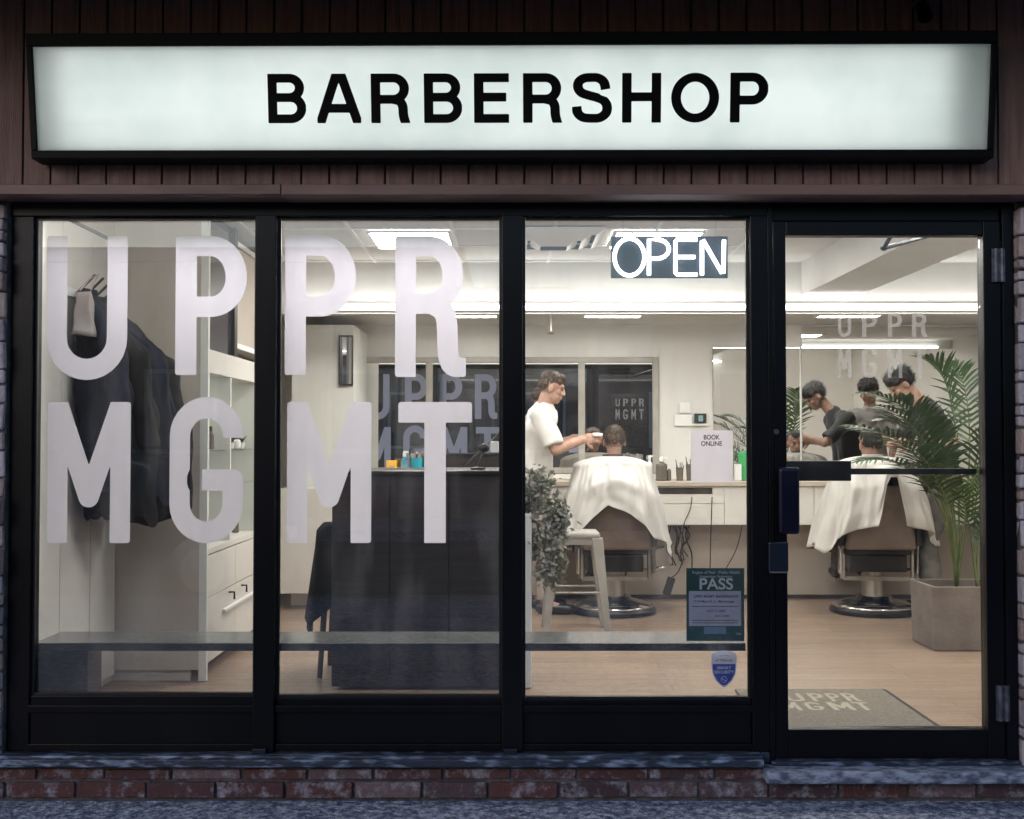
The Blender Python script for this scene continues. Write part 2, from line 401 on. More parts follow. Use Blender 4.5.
def helv(h=.083):
    t, m_ = 1 - h, .52
    G = {}
    G['B'] = (.74, [[(h, -.1), (h, 1.1)], [(h, t), (.42, t)] + arc(.42, (t + m_) / 2, .20, (t - m_) / 2, 90, -90) + [(h, m_)],
                    [(h, m_), (.44, m_)] + arc(.44, (m_ + h) / 2, .215, (m_ - h) / 2, 90, -90) + [(h, h)]])
    G['A'] = (.84, [[(.42 - .39, -.1), (.42, 1.12)], [(.42 + .39, -.1), (.42, 1.12)], [(.18, .3), (.66, .3)]])
    G['R'] = (.74, [[(h, -.1), (h, 1.1)], [(h, t), (.43, t)] + arc(.43, (t + .48) / 2, .205, (t - .48) / 2, 90, -90) + [(h, .48)],
                    crom([(.40, .48), (.54, .44), (.60, .34), (.615, .15), (.66, -.03)])])
    G['E'] = (.66, [[(h, -.1), (h, 1.1)], [(h, t), (.8, t)], [(h, m_), (.61, m_)], [(h, h), (.8, h)]])
    G['S'] = (.74, [crom([(.62, .67), (.585, .82), (.48, .90), (.36, t), (.22, .895), (.125, .82), (.11, .71), (.17, .61), (.30, .555), (.45, .51), (.58, .45), (.645, .34), (.63, .2), (.52, .105), (.37, h), (.2, .11), (.105, .2), (.085, .33)])])
    G['H'] = (.74, [[(h, -.1), (h, 1.1)], [(.74 - h, -.1), (.74 - h, 1.1)], [(h, m_), (.66, m_)]])
    G['O'] = (.88, [arc(.44, .5, .44 - h, .5 - h, 0, 360, 40)])
    G['P'] = (.70, [[(h, -.1), (h, 1.1)], [(h, t), (.41, t)] + arc(.41, (t + .45) / 2, .205, (t - .45) / 2, 90, -90) + [(h, .45)]])
    return G, h
def din(h=.073):
    G = {}; t = 1 - h
    G['U'] = (.58, [[(h, 1.1), (h, .29)] + arc(.29, .29, .29 - h, .29 - h, 180, 360) + [(.58 - h, .29), (.58 - h, 1.1)]])
    G['P'] = (.49, [[(h, -.1), (h, 1.1)], [(h, t), (.24, t)] + arc(.24, .705, .25 - h, t - .705, 90, 0) + arc(.24, .695, .25 - h, .695 - .49, 0, -90) + [(h, .49)]])
    G['R'] = (.50, [[(h, -.1), (h, 1.1)], [(h, t), (.24, t)] + arc(.24, .725, .24 - h, t - .725, 90, 0) + arc(.24, .715, .24 - h, .715 - .52, 0, -90) + [(h, .52)],
                    crom([(.24, .53), (.335, .47), (.365, .38), (.372, .2), (.385, .12), (.42, .075), (.53, .06)])])
    G['M'] = (.60, [[(h, -.1), (h, 1.1)], [(.6 - h, -.1), (.6 - h, 1.1)], [(h * .75, 1.04), (.30, .325), (.6 - h * .75, 1.04)]])
    G['G'] = (.53, [[(.53 - h, .72)] + arc(.265, .73, .265 - h, t - .73, 0, 180) + arc(.265, .27, .265 - h, .27 - h, 180, 360) + [(.53 - h, .43), (.235, .43)]])
    G['T'] = (.50, [[(-.1, t), (.6, t)], [(.25, -.1), (.25, t)]])
    return G, h
def neonf(h=.04):
    G = {}
    G['O'] = (.8, [arc(.4, .5, .35, .45, 0, 360, 40)])
    return G, h
HELV, DIN = helv(.09), din()

def glyph_mesh(bm, font, ch, x0, x1, z0, z1, fn, cell=.0035, rnd=.0, gap=0):
    """marching squares over the union of the strokes; fn(x,z)->world point"""
    G, h = font; W, strokes = G[ch]
    Hh = z1 - z0; sx = (x1 - x0) / (W * Hh)
    c = cell / Hh
    nx, nz = int(math.ceil(W / c)) + 2, int(math.ceil(1 / c)) + 2
    X, Z = np.meshgrid(np.arange(-1, nx) * c, np.arange(-1, nz) * c, indexing='ij')
    D = np.full(X.shape, 9.)
    for s in strokes:
        d = np.full(X.shape, 9.)
        for (ax, ay), (bx, by) in zip(s, s[1:]):
            vx, vy = bx - ax, by - ay; L2 = vx * vx + vy * vy + 1e-12
            t = np.clip(((X - ax) * vx + (Z - ay) * vy) / L2, 0, 1)
            d = np.minimum(d, np.hypot(X - ax - t * vx, Z - ay - t * vy))
        d -= h
        if (s[0][0] - s[-1][0]) ** 2 + (s[0][1] - s[-1][1]) ** 2 > 1e-6:
            for e, p in ((s[0], s[1]), (s[-1], s[-2])):
                dx, dy = e[0] - p[0], e[1] - p[1]; q = math.hypot(dx, dy)
                half = ((X - e[0]) * dx + (Z - e[1]) * dy) / q
                near = np.hypot(X - e[0], Z - e[1]) - 1.5 * h
                d = np.maximum(d, np.where(near < 0, half, -9))
        D = np.minimum(D, d)
    D = np.maximum(D, np.maximum(np.maximum(-X, X - W), np.maximum(-Z, Z - 1)))
    if rnd:
        k = rnd
        for (cx, cz, ux, uz) in ((0, 0, 1, 1), (W, 0, -1, 1), (0, 1, 1, -1), (W, 1, -1, -1)):
            qx, qz = (X - cx) * ux, (Z - cz) * uz
            m_ = (qx < k) & (qz < k)
            D = np.where(m_, np.maximum(D, np.hypot(qx - k, qz - k) - k), D)
    pt = lambda x, z: fn(x0 + x * Hh * sx, z0 + z * Hh)
    I = D < 0
    nX, nZ = D.shape
    for i in range(nX - 1):
        j = 0
        while j < nZ - 1:
            ins = (I[i, j], I[i + 1, j], I[i + 1, j + 1], I[i, j + 1])
            if all(ins):
                j0 = j
                while j < nZ - 1 and I[i, j] and I[i + 1, j] and I[i + 1, j + 1] and I[i, j + 1]: j += 1
                a, b_ = X[i, 0], X[i + 1, 0]; p, q = Z[0, j0], Z[0, j]
                bm.faces.new([bm.verts.new(pt(*v)) for v in ((a, p), (b_, p), (b_, q), (a, q))])
                continue
            if any(ins):
                cs = ((i, j), (i + 1, j), (i + 1, j + 1), (i, j + 1)); poly = []
                for k in range(4):
                    a, b_ = cs[k], cs[(k + 1) % 4]
                    if I[a]: poly.append((X[a], Z[a]))
                    if I[a] != I[b_]:
                        t = D[a] / (D[a] - D[b_])
                        poly.append((X[a] + t * (X[b_] - X[a]), Z[a] + t * (Z[b_] - Z[a])))
                if len(poly) >= 3:
                    bm.faces.new([bm.verts.new(pt(*v)) for v in poly])
            j += 1

def textmesh(s, size, bold=0, align='CENTER'):
    cu = bpy.data.curves.new('t', 'FONT'); cu.body = s; cu.size = size; cu.align_x = align; cu.align_y = 'CENTER'; cu.offset = bold
    o = bpy.data.objects.new('t', cu); COL.objects.link(o)
    dg = bpy.context.evaluated_depsgraph_get(); dg.update()
    me = bpy.data.meshes.new_from_object(o.evaluated_get(dg)); bpy.data.objects.remove(o)
    me.transform(Matrix.Rotation(R(90), 4, 'X'))
    return me
def text(name, s, size, p, m, parent, bold=0, wide=1.0, align='CENTER', width=None):
    me = textmesh(s, size, bold, align)
    if width:
        xs = [v.co.x for v in me.vertices]; wide = width / (max(xs) - min(xs))
    me.transform(Matrix.Translation(p) @ Matrix.Diagonal((wide, 1, 1, 1)))
    return obj(name, me, m, parent)

# ================================================================== CAMERA, WORLD
cam = bpy.data.cameras.new('camera'); co = bpy.data.objects.new('camera', cam); COL.objects.link(co)
cam.sensor_fit = 'HORIZONTAL'; cam.sensor_width = 36; cam.lens = 36 * F / 1024
cam.clip_start = .05; cam.clip_end = 500
co.location = (0, CAMY, CAMZ); co.rotation_euler = (R(90) + TILT, 0, 0); sc.camera = co
w = bpy.data.worlds.new('World'); sc.world = w; w.use_nodes = True
nt = w.node_tree; bg = nt.nodes['Background']
sky = nt.nodes.new('ShaderNodeTexSky'); sky.sky_type = 'NISHITA'; sky.sun_disc = False
SUN_EL, SUN_ROT = R(20), R(215)
sky.sun_elevation = SUN_EL; sky.sun_rotation = SUN_ROT; sky.ozone_density = 3.5; sky.air_density = 1.2
nt.links.new(sky.outputs[0], bg.inputs[0]); bg.inputs[1].default_value = .15
sun = bpy.data.lights.new('sun', 'SUN'); sun.energy = .55; sun.angle = R(25); sun.color = (1, .88, .86)
so = bpy.data.objects.new('sun', sun); COL.objects.link(so)
# soft dusk sun low over the street, in the sky texture's direction
sd = Vector((math.sin(SUN_ROT) * math.cos(SUN_EL), math.cos(SUN_ROT) * math.cos(SUN_EL), math.sin(SUN_EL)))
so.rotation_euler = sd.to_track_quat('Z', 'Y').to_euler()
sc.view_settings.view_transform = 'Standard'; sc.view_settings.look = 'None'; sc.view_settings.gamma = 1
sc.view_settings.exposure = 0
sc.cycles.max_bounces = 10; sc.cycles.diffuse_bounces = 4; sc.cycles.glossy_bounces = 4; sc.cycles.transparent_max_bounces = 16
sc.cycles.transmission_bounces = 4; sc.cycles.sample_clamp_indirect = 3; sc.cycles.caustics_reflective = False; sc.cycles.caustics_refractive = False
sc.cycles.use_denoising = True

GZ = -.145   # pavement level
# ================================================================== GROUND
bm = NB(); quad(bm, (-60, -60, GZ - .16), (60, -60, GZ - .16), (60, 60, GZ - .16), (-60, 60, GZ - .16)); struct('ground', bm, M['asphalt'])
struct('pavement', B(-30, 30, -5.6, -.07, GZ - .12, GZ), M['pavement'])
struct('kerb', B(-30, 30, -5.75, -5.603, GZ - .155, GZ + .004), M['concrete_step'])
bm = NB(); quad(bm, (-30, -13, GZ - .154), (30, -13, GZ - .154), (30, -5.76, GZ - .154), (-30, -5.76, GZ - .154)); struct('street', bm, M['asphalt'])
struct('far_pavement', B(-30, 30, -15.6, -13.003, GZ - .153, GZ), M['concrete_step'])

# ================================================================== SHOPFRONT BUILDING SHELL
fac = thing('shop_building', 'brick and stained wood shop building with its timber fascia above the windows', 'building', (0, .1, GZ))
# brick plinth courses under the frame
def bricks(x0, x1, y0, z0, rows, bw, gap, mname, parent, name, rough=.004):
    bm = NB(); lay = bm.verts.layers.float.new('tone')
    z = z0
    for ri, h in enumerate(rows):
        x = x0 - (ri % 2) * bw * .45 - random.random() * .05
        while x < x1:
            wd = bw * random.uniform(.96, 1.04)
            a, b_ = max(x, x0), min(x + wd - gap, x1)
            if b_ - a > .02:
                tn = random.random(); yy = y0 + random.uniform(-rough, rough)
                for v in box(bm, a, b_, yy, yy + .09, z + gap / 2, z + h - gap / 2):
                    v[lay] = tn
                    v.co += Vector((random.uniform(-.0015, .0015), 0, random.uniform(-.0015, .0015)))
            x += wd
        z += h
    return obj(name, bm, M[mname], parent, bevel=.004)
bricks(-6, 6, -.06, GZ + .002, [.073, .05], .268, .012, 'brick', fac, 'brick_plinth')
obj('mortar_bed', B(-6, 6, -.048, .25, GZ - .05, GZ + .122), M['mortar'], fac)
# stone piers either side of the window frame
def pier(x0, x1, z0, z1, y0=-.07):
    bm = NB(); lay = bm.verts.layers.float.new('tone'); z = z0
    while z < z1 - .02:
        h = min(random.choice([.045, .06, .075, .09, .11]), z1 - z); x = x0
        while x < x1 - .01:
            wd = random.uniform(.14, .42)
            if x1 - x < .5: wd = min(x1 - x, wd if x1 - x - wd > .08 else x1 - x)
            tn = random.random(); dy = random.uniform(-.022, .018)
            for v in box(bm, x, x + wd - .006, y0 + dy, y0 + .13, z + .003, z + h - .004):
                v[lay] = tn; v.co += Vector((random.uniform(-.004, .004), random.uniform(-.006, .006) if v.co.y < y0 + .05 else 0, random.uniform(-.003, .003)))
            x += wd
        z += h
    return bm
XL, XR = -1.997, 2.0
obj('stone_pier', pier(-6, XL - .005, GZ + .125, 2.2), M['stone'], fac, bevel=.008)
obj('stone_pier', pier(XR + .005, 6, GZ + .125, 2.2), M['stone'], fac, bevel=.008)
bm = NB(); box(bm, -6, XL - .007, -.045, .067, GZ + .123, 2.21); obj('wall_core', bm, M['mortar'], fac)
bm = NB(); box(bm, XR + .007, 6, -.045, .067, GZ + .123, 2.21); obj('wall_core', bm, M['mortar'], fac)
bm = NB(); box(bm, -6, 6, .0, .067, 2.234, 4.6); obj('upper_wall', bm, M['mortar'], fac)
bm = NB(); box(bm, -6, 6, .068, 9, 4.4, 4.6); box(bm, -6, -5.8, .253, 9, GZ, 4.397); box(bm, 5.8, 6, .253, 9, GZ, 4.397); box(bm, -5.797, 5.797, 8.8, 9, GZ, 4.397)
obj('outer_shell', bm, M['far_brick'], fac)
obj('shade_overhang', B(-6, 6, -1.25, -.15, 2.98, 3.16), M['trim'], fac, bevel=.01)  # unseen overhang added to keep sky light off the upper boards
# vertical boards of the fascia
FY = -.17
bm = NB(); x = -6
while x < 6:
    yy = FY + random.uniform(-.0015, .0015)
    box(bm, x + .004, x + .104, yy, yy + .02, 2.254, 4.6); x += .108
obj('siding', bm, M['wood_siding'], fac, bevel=.002)
obj('siding_backing', B(-6, 6, FY + .022, -.003, 2.254, 4.597), M['dark'], fac)
bm = NB(); box(bm, -6, -.895, FY - .010, FY + .16, 2.214, 2.252); box(bm, -.891, 6, FY - .012, FY + .16, 2.212, 2.252)
obj('trim_board', bm, M['trim'], fac, bevel=.002)
bm = NB(); x = -6
while x < 6:
    box(bm, x + .001, x + .106, FY + .162, .0, 2.218, 2.232); x += .108
obj('soffit', bm, M['soffit'], fac)

# ================================================================== SIGN
SY = -.275   # front of the sign face at its mid height
sgn = thing('shop_sign', 'long backlit white fascia sign with black barbershop letters above the windows', 'sign', (0, -.2, 2.4))
tl = at(33, 47, SY - .035); bl = at(38, 151, SY + .0); tr_ = at(991, 44, SY - .035); br_ = at(987, 150, SY)
def sgp(u, v, dy=0):   # point on the leaning sign face
    a = bl.lerp(br_, u); b_ = tl.lerp(tr_, u); p = a.lerp(b_, v); p.y += dy; return p
bm = NB(); quad(bm, sgp(0, 0), sgp(1, 0), sgp(1, 1), sgp(0, 1))
face = obj('sign_face', bm, M['sign_face'], sgn)
# open-fronted black box
def frame_ring(bm, u, v0, v1, y0, y1):
    pass
bm = NB()
eu, ev = .0062, .16
def bar(u0, u1, v0, v1, d0=-.012, d1=.09):
    hexa(bm, [sgp(u0, v0, d0), sgp(u1, v0, d0), sgp(u1, v1, d0), sgp(u0, v1, d0)], [sgp(u0, v0, d1), sgp(u1, v0, d1), sgp(u1, v1, d1), sgp(u0, v1, d1)])
bar(-eu, 1 + eu, -.082, 0); bar(-eu, 1 + eu, 1, 1.12); bar(-eu, 0, 0, 1); bar(1, 1 + eu, 0, 1)
obj('sign_box', bm, M['sign_black'], sgn, bevel=.003)
bm = NB()
hexa(bm, [sgp(.0005, .002, .0765), sgp(.9995, .002, .0765), sgp(.9995, .998, .0765), sgp(.0005, .998, .0765)], [sgp(.0005, .002, .082), sgp(.9995, .002, .082), sgp(.9995, .998, .082), sgp(.0005, .998, .082)])
# white reflecting liner inside
for (u0, u1, v0, v1) in ((.0005, .9995, .002, .012), (.0005, .9995, .988, .998), (.0005, .0018, .012, .988), (.9982, .9995, .012, .988)):
    bar(u0, u1, v0, v1, .012, .076)
obj('inner_liner', bm, M['white_plastic'], sgn)
bm = NB()
for v in (.16, .39, .61, .84):
    for (u0, u1) in ((.022, .962),):
        tube(bm, [sgp(u0, v, .055), sgp(u1, v, .055)], .010, 8)
obj('light_tube', bm, M['sign_tube'], sgn)
bm = NB()
for ch, a, b_ in (('B', 268, 306), ('A', 317, 361), ('R', 371, 410), ('B', 424, 462), ('E', 474, 509), ('R', 523, 562), ('S', 572, 612), ('H', 622, 661), ('O', 671, 719), ('P', 730, 768)):
    U = lambda px: (px - 35.5) / (989 - 35.5)
    fn = lambda u, v: sgp(u, v, -.003)
    # glyph space in face units; height from v .275 to .735
    bmt = NB()
    wz = (tl - bl).length; wx = (br_ - bl).length
    glyph_mesh(bmt, HELV, ch, U(a) * wx, U(b_) * wx, .262 * wz, .735 * wz, lambda x_, z_: sgp(x_ / wx, z_ / wz, -.003), cell=.0028)
    me = bpy.data.meshes.new('t'); bmt.to_mesh(me); bmt.free(); bm.from_mesh(me); bpy.data.meshes.remove(me)
obj('lettering', bm, M['letter_black'], face)

# small floodlight fixture over the sign (top right)
fx = thing('wall_spotlight', 'small unlit metal spotlight on the dark boards above the right end of the sign', 'lamp', at(918, 6, -.2))
bm = NB(); p = at(918, 3, -.2); tube(bm, [p + Vector((0, .03, 0)), p + Vector((0, -.05, 0))], .014, 12); obj('bracket', bm, M['brushed'], fx)
bm = NB(); p2 = p + Vector((0, -.06, -.05)); tube(bm, [p2 + Vector((0, .02, .03)), p2 + Vector((0, -.02, -.035))], .022, 14, r2=.028); obj('lamp_head', bm, M['frame'], fx)

# ================================================================== WINDOW FRAME + PANES
fr = thing('shop_window', 'black framed three pane shop window with large white vinyl lettering', 'window', (-.5, 0, 0))
WX = lambda px: (px - 512) / 250.0
WZ = lambda py: at(512, py, 0).z
Z0, Z1 = WZ(750), 2.214
xe = 1.0
mull = [(12, 33, .0), (257, 278, 0), (502, 523, 0), (749, 768, 0)]
bm = NB()
box(bm, XL, XL + .085, -.02, .07, Z0 + .002, Z1 - .002)
obj('jamb', bm, M['frame'], fr, bevel=.003)
for a, b_ in ((257, 277.5), (502, 522.5)):
    obj('mullion', B(WX(a), WX(b_), -.045, .07, Z0 + .002, WZ(217)), M['frame'], fr, bevel=.003)
obj('jamb', B(WX(749.5), WX(766.5), -.03, .07, Z0 + .002, WZ(217)), M['frame'], fr, bevel=.003)
obj('header', B(XL, WX(766.5), -.03, .068, WZ(217.5), Z1), M['frame'], fr, bevel=.003)
panes = [(31, 257, 695), (277.5, 502, 697), (522.5, 749.5, 699)]
P = []
for i, (a, b_, zb) in enumerate(panes):
    xa = WX(a) if i else XL + .085
    obj('bottom_rail', B(xa + .001, WX(b_) - .001, -.012, .066, Z0 + .01, WZ(zb)), M['frame'], fr, bevel=.003)
    bmf = NB()   # raised panel moulding on the bottom rail
    box(bmf, xa + .0, WX(b_), -.03, -.0125, WZ(711), WZ(704)); box(bmf, xa, WX(b_), -.028, -.0125, Z0 + .003, Z0 + .03)
    obj('rail_trim', bmf, M['frame'], fr, bevel=.002)
    # thin glazing bead around the glass
    bmg = NB()
    for (q0, q1, r0, r1) in ((xa, xa + .012, WZ(zb), WZ(217.6)), (WX(b_) - .012, WX(b_), WZ(zb), WZ(217.6)), (xa + .0125, WX(b_) - .0125, WZ(zb), WZ(zb) + .01), (xa + .0125, WX(b_) - .0125, WZ(217.6) - .012, WZ(217.6))):
        box(bmg, q0 + .0005, q1 - .0005, -.002, .012, r0 + .0005, r1 - .0005)
    obj('glazing_bead', bmg, M['frame_in'], fr)
    P.append(obj('pane', B(xa + .002, WX(b_) - .002, .016, .022, WZ(zb) + .001, WZ(217.6) - .001), M['glass'], fr))
# vinyl letters, stuck to the inside of each pane
def vinyl(items, parent, y=.0245):
    bm = NB()
    for ch, x0, x1, y0, y1 in items:
        p0, p1 = at(x0, y1, y), at(x1, y0, y)
        glyph_mesh(bm, DIN, ch, p0.x, p1.x, p0.z, p1.z, lambda a, b_: Vector((a, y, b_)), cell=.0035, rnd=.02)
    return obj('lettering', bm, M['vinyl'], parent)
vinyl([('U', 46, 128, 236, 380), ('P', 175, 247, 236, 375), ('M', 46.5, 131, 402, 543), ('G', 169, 243.5, 397, 543)], P[0])
vinyl([('P', 284.5, 356, 235, 375), ('R', 395, 466, 236, 377), ('M', 286.5, 371.5, 402, 543), ('T', 398, 472, 402, 543)], P[1])
# worn metal sill
bm = NB(); box(bm, -2.03, WX(757), -.085, .06, -.012, Z0); box(bm, WX(757) + .001, WX(767) - .001, -.03, .06, -.012, Z0)
obj('sill', bm, M['sill'], fr, bevel=.006)
obj('sill_lip', B(-2.03, WX(757), -.1, -.0855, -.008, .022), M['sill'], fr, bevel=.004)
for px in (265, 511):
    obj('weep_cover', B(WX(px - 7), WX(px + 6), -.07, -.0455, Z0 + .001, Z0 + .022), M['lock'], fr, bevel=.002)

# --- open sign
osn = thing('open_sign', 'lit neon style open sign hanging inside the top of the third window pane', 'sign', at(669, 257, .06))
c0, c1 = at(611, 278, .065), at(728, 236, .065)
obj('backing', B(c0.x, c1.x, .07, .076, c0.z, c1.z), M['open_back'], osn, bevel=.004)
ow = lambda px, py: at(px, py, .062)
def neon(paths):
    bm = NB()
    for pth in paths: tube(bm, [ow(*p) for p in pth], .0078, 8)
    return bm
oc = [(629.5 + 15 * math.cos(R(a)), 257 + 18.5 * math.sin(R(a))) for a in range(0, 361, 12)]
Pp = [(649, 275), (649, 239.5), (657, 239.5)] + [(657 + 12 * math.cos(R(a)), 249 - 9.5 * math.sin(R(a))) for a in range(90, -91, -20)] + [(650, 258.5)]
E1 = [(697, 239.5), (677, 239.5), (675.5, 241), (675.5, 273), (677, 274.5), (697, 274.5)]; E2 = [(676, 257), (695, 257)]
Nn = [(702, 275), (702, 241), (703, 240), (722, 273), (723.5, 273), (724, 240)]
for pth in ([oc], [Pp], [E1, E2], [Nn]): obj('neon_letter', neon(pth), M['neon'], osn, smooth=True)
for px in (623, 716):
    bm = NB(); a = at(px, 237, .073); tube(bm, [a, a + Vector((0, 0, .075))], .0012, 5); obj('chain', bm, M['brushed'], osn)

# --- cards and notices on the third pane
bk = thing('book_online_card', 'white card reading book online taped inside the third pane', 'notice', at(711, 457, .03))
a, b_ = at(691, 482.5, .028), at(733, 430.5, .028)
obj('card', (lambda bm: (quad(bm, (a.x, .027, a.z), (b_.x, .027, a.z), (b_.x, .027, b_.z), (a.x, .027, b_.z)), bm)[1])(NB()), M['card'], bk)
for s, py in (('BOOK', 437.5), ('ONLINE', 443.8)):
    p = at(711.5, py, .0262); text('writing', s, .026, p, M['ink'], bk, bold=.0006, width=.065 if s == 'BOOK' else .084)
ps = thing('inspection_notice', 'dark green pass notice taped low inside the third pane', 'notice', at(715, 605, .03))
a, b_ = at(686.5, 641, .028), at(744, 568, .028)
sh = obj('sheet', B(a.x, b_.x, .027, .029, a.z, b_.z), M['pass_green'], ps)
a, b_ = at(689, 626, .0265), at(741, 591, .0265)
bm = NB(); quad(bm, (a.x, .0262, a.z), (b_.x, .0262, a.z), (b_.x, .0262, b_.z), (a.x, .0262, b_.z)); obj('form_panel', bm, M['pass_panel'], ps)
a, b_ = at(704, 634, .0265), at(726, 627, .0265)
bm = NB(); quad(bm, (a.x, .0260, a.z), (b_.x, .0260, a.z), (b_.x, .0260, b_.z), (a.x, .0260, b_.z)); obj('date_tab', bm, M['pass_blue'], ps)
text('writing', 'PASS', .062, at(716, 584.5, .0255), M['pass_white'], ps, bold=.0012, width=.134)
text('writing', 'Region of Peel - Public Health', .016, at(716, 572.5, .0255), M['pass_white'], ps, width=.19)
text('writing', 'Inspection Summary', .015, at(716, 576.5, .0255), M['pass_white'], ps, width=.13)
text('writing', 'UPPR MGMT BARBERSHOP', .014, at(716, 596.5, .0255), M['ink'], ps, bold=.0004, width=.18)
text('writing', '7-10 Main St. S., Mississauga', .013, at(714, 601.5, .0255), M['ink'], ps, bold=.0003, width=.16)
text('writing', 'OCT 2, 2024', .011, at(716, 611, .0255), M['ink'], ps, bold=.0003, width=.075)
text('writing', 'JAN 2 2025', .010, at(722, 616, .0255), M['ink'], ps, bold=.0003, width=.06)
bm = NB()
for py in (606, 620, 622.5):
    a = at(692, py, .0257); b_ = at(738, py + .8, .0257); quad(bm, (a.x, .0257, a.z), (b_.x, .0257, a.z), (b_.x, .0257, b_.z), (a.x, .0257, b_.z))
obj('form_rule', bm, M['pass_panel' if False else 'smoke'], ps)
tx = at(739, 634, .0255); text('writing', 'PEEL', .011, tx, M['pass_white'], ps)
# shield sticker
shd = thing('security_sticker', 'blue and white shield security sticker at the bottom of the third pane', 'sticker', at(724, 670, .03))
def shield_pts(k, top=651, cx=724):
    pts = [(0, -17.5), (5, -17.2), (10.5, -15), (11.8, -14), (11.8, -2), (10.8, 5), (7.5, 11.5), (3, 16), (0, 17.5)]
    pts = [(x * k, y * k) for x, y in pts]; full = pts + [(-x, y) for x, y in pts[-2:0:-1]]
    return [(cx + x, 669 + y) for x, y in full]
def poly(pts, y, clip=None):
    bm = NB(); bm.faces.new([bm.verts.new(at(px, py, y)) for px, py in pts][::-1]); return bm
obj('shield', poly(shield_pts(1.06), .0275), M['shield_white'], shd)
lowp = [(p[0], p[1]) for p in shield_pts(.96) if p[1] > 666]
lowp = [(724 + 11.3, 664)] + [p for p in shield_pts(.96) if p[1] > 666 and p[0] >= 724] + [p for p in shield_pts(.96) if p[1] > 666 and p[0] < 724] + [(724 - 11.3, 664)]
obj('blue_field', poly(lowp, .0268), M['shield_blue'], shd)
text('writing', 'TELUS', .0125, at(726, 660.5, .026), M['ink'], shd, bold=.0002, width=.052)
text('writing', 'secured by', .006, at(724, 655.5, .026), M['ink'], shd, width=.036)
text('writing', 'SMART', .0155, at(724, 668, .026), M['shield_white'], shd, bold=.0005, width=.058)
text('writing', 'SECURITY', .0155, at(724, 672.2, .026), M['shield_white'], shd, bold=.0005, width=.08)
bm = NB(); c = at(724, 679.5, .026)
tube(bm, [c + Vector((.012 * math.cos(R(a)), 0, .012 * math.sin(R(a)))) for a in range(0, 361, 30)], .0012, 4, caps=False)
tube(bm, [c + Vector((-.008, 0, .004)), c + Vector((0, 0, -.002)), c + Vector((.008, 0, -.005))], .0018, 4)
obj('emblem', bm, M['shield_white'], shd)
bm = NB(); c = at(717, 660.5, .026)
tube(bm, [c + Vector((-.008, 0, -.003)), c + Vector((0, 0, .001)), c + Vector((.008, 0, .005))], .0014, 4); obj('emblem', bm, M['ink'], shd)

# ================================================================== DOOR
dr = thing('glass_door', 'black framed glass shop door at the right with push bar and dark blue pull handle', 'door', (1.48, 0, 0))
DZ = WZ(757)
bm = NB()
box(bm, WX(767), WX(772), -.03, .07, DZ - .02, WZ(205)); box(bm, WX(1001), XR, -.03, .07, DZ - .02, WZ(205))
box(bm, WX(767), XR, -.035, .069, WZ(204.5), Z1)
obj('door_frame', bm, M['frame'], dr, bevel=.003)
bm = NB()
zt, zb = WZ(236), WZ(728.5)
lf = obj('door_leaf', B(WX(773), WX(785.5), -.02, .045, DZ, WZ(222)), M['frame'], dr, bevel=.003)
bm = NB(); box(bm, WX(983), WX(1000), -.02, .045, DZ, WZ(222)); box(bm, WX(785.5) + .001, WX(983) - .001, -.018, .043, DZ, zb); box(bm, WX(785.5) + .001, WX(983) - .001, -.018, .043, zt, WZ(222))
box(bm, WX(772.5), WX(1000.5), -.01, .04, WZ(221.5), WZ(205.5))
obj('door_rail', bm, M['frame'], dr, bevel=.003)
dp = obj('pane', B(WX(785.5) + .003, WX(983) - .003, .01, .016, zb + .001, zt - .001), M['glass_door'], dr)
bm = NB()
for row, ys in (('UPPR', (313, 337)), ('MGMT', (346, 378))):
    for ch, (a, b_) in zip(row, ((838, 850), (862, 876), (888, 901), (912, 926))):
        p0, p1 = at(a, ys[1], .019), at(b_ + 1, ys[0], .019)
        glyph_mesh(bm, DIN, ch, p0.x, p1.x, p0.z, p1.z, lambda q, r_: Vector((q, .019, r_)), cell=.0022)
obj('lettering', bm, M['vinyl_etch'], dp)
# pull handle outside
hd = obj('pull_handle', B(WX(774.5), WX(795), -.075, -.045, WZ(533), WZ(467)), M['handle'], dr, bevel=.013, seg=5)
bm = NB()
for py in (475, 525): tube(bm, [(WX(779), -.046, WZ(py)), (WX(779), -.019, WZ(py))], .009, 10)
obj('handle_post', bm, M['handle'], hd)
bm = NB(); c = Vector((WX(774.5), -.022, WZ(432))); tube(bm, [c, c + Vector((0, -.012, 0))], .011, 16); obj('lock_cylinder', bm, M['chrome'], dr)
obj('latch_box', B(WX(765), WX(785), -.05, -.031, WZ(571), WZ(541)), M['lock'], dr, bevel=.006)
obj('latch_strip', B(WX(766), WX(784), -.054, -.0505, WZ(571.5), WZ(570)), M['brushed'], dr)
# push bar inside
pb = obj('push_bar', B(WX(786), WX(982.5), .06, .09, at(0, 474.5, .06).z, at(0, 468.5, .06).z), M['frame_in'], dr, bevel=.003)
obj('bar_housing', B(WX(789), WX(855), .052, .12, at(0, 481, .05).z, at(0, 461, .05).z), M['frame_in'], pb, bevel=.004)
for y0, y1 in ((250, 283), (684, 719)):
    bm = NB(); c = Vector((WX(997), -.033, 0))
    for q in (-.012, .012):
        tube(bm, [(c.x + q, c.y, WZ(y1)), (c.x + q, c.y, WZ(y0))], .009, 10)
    box(bm, c.x - .026, c.x + .026, -.0305, -.0215, WZ(y1), WZ(y0))
    obj('hinge', bm, M['hinge'], dr)
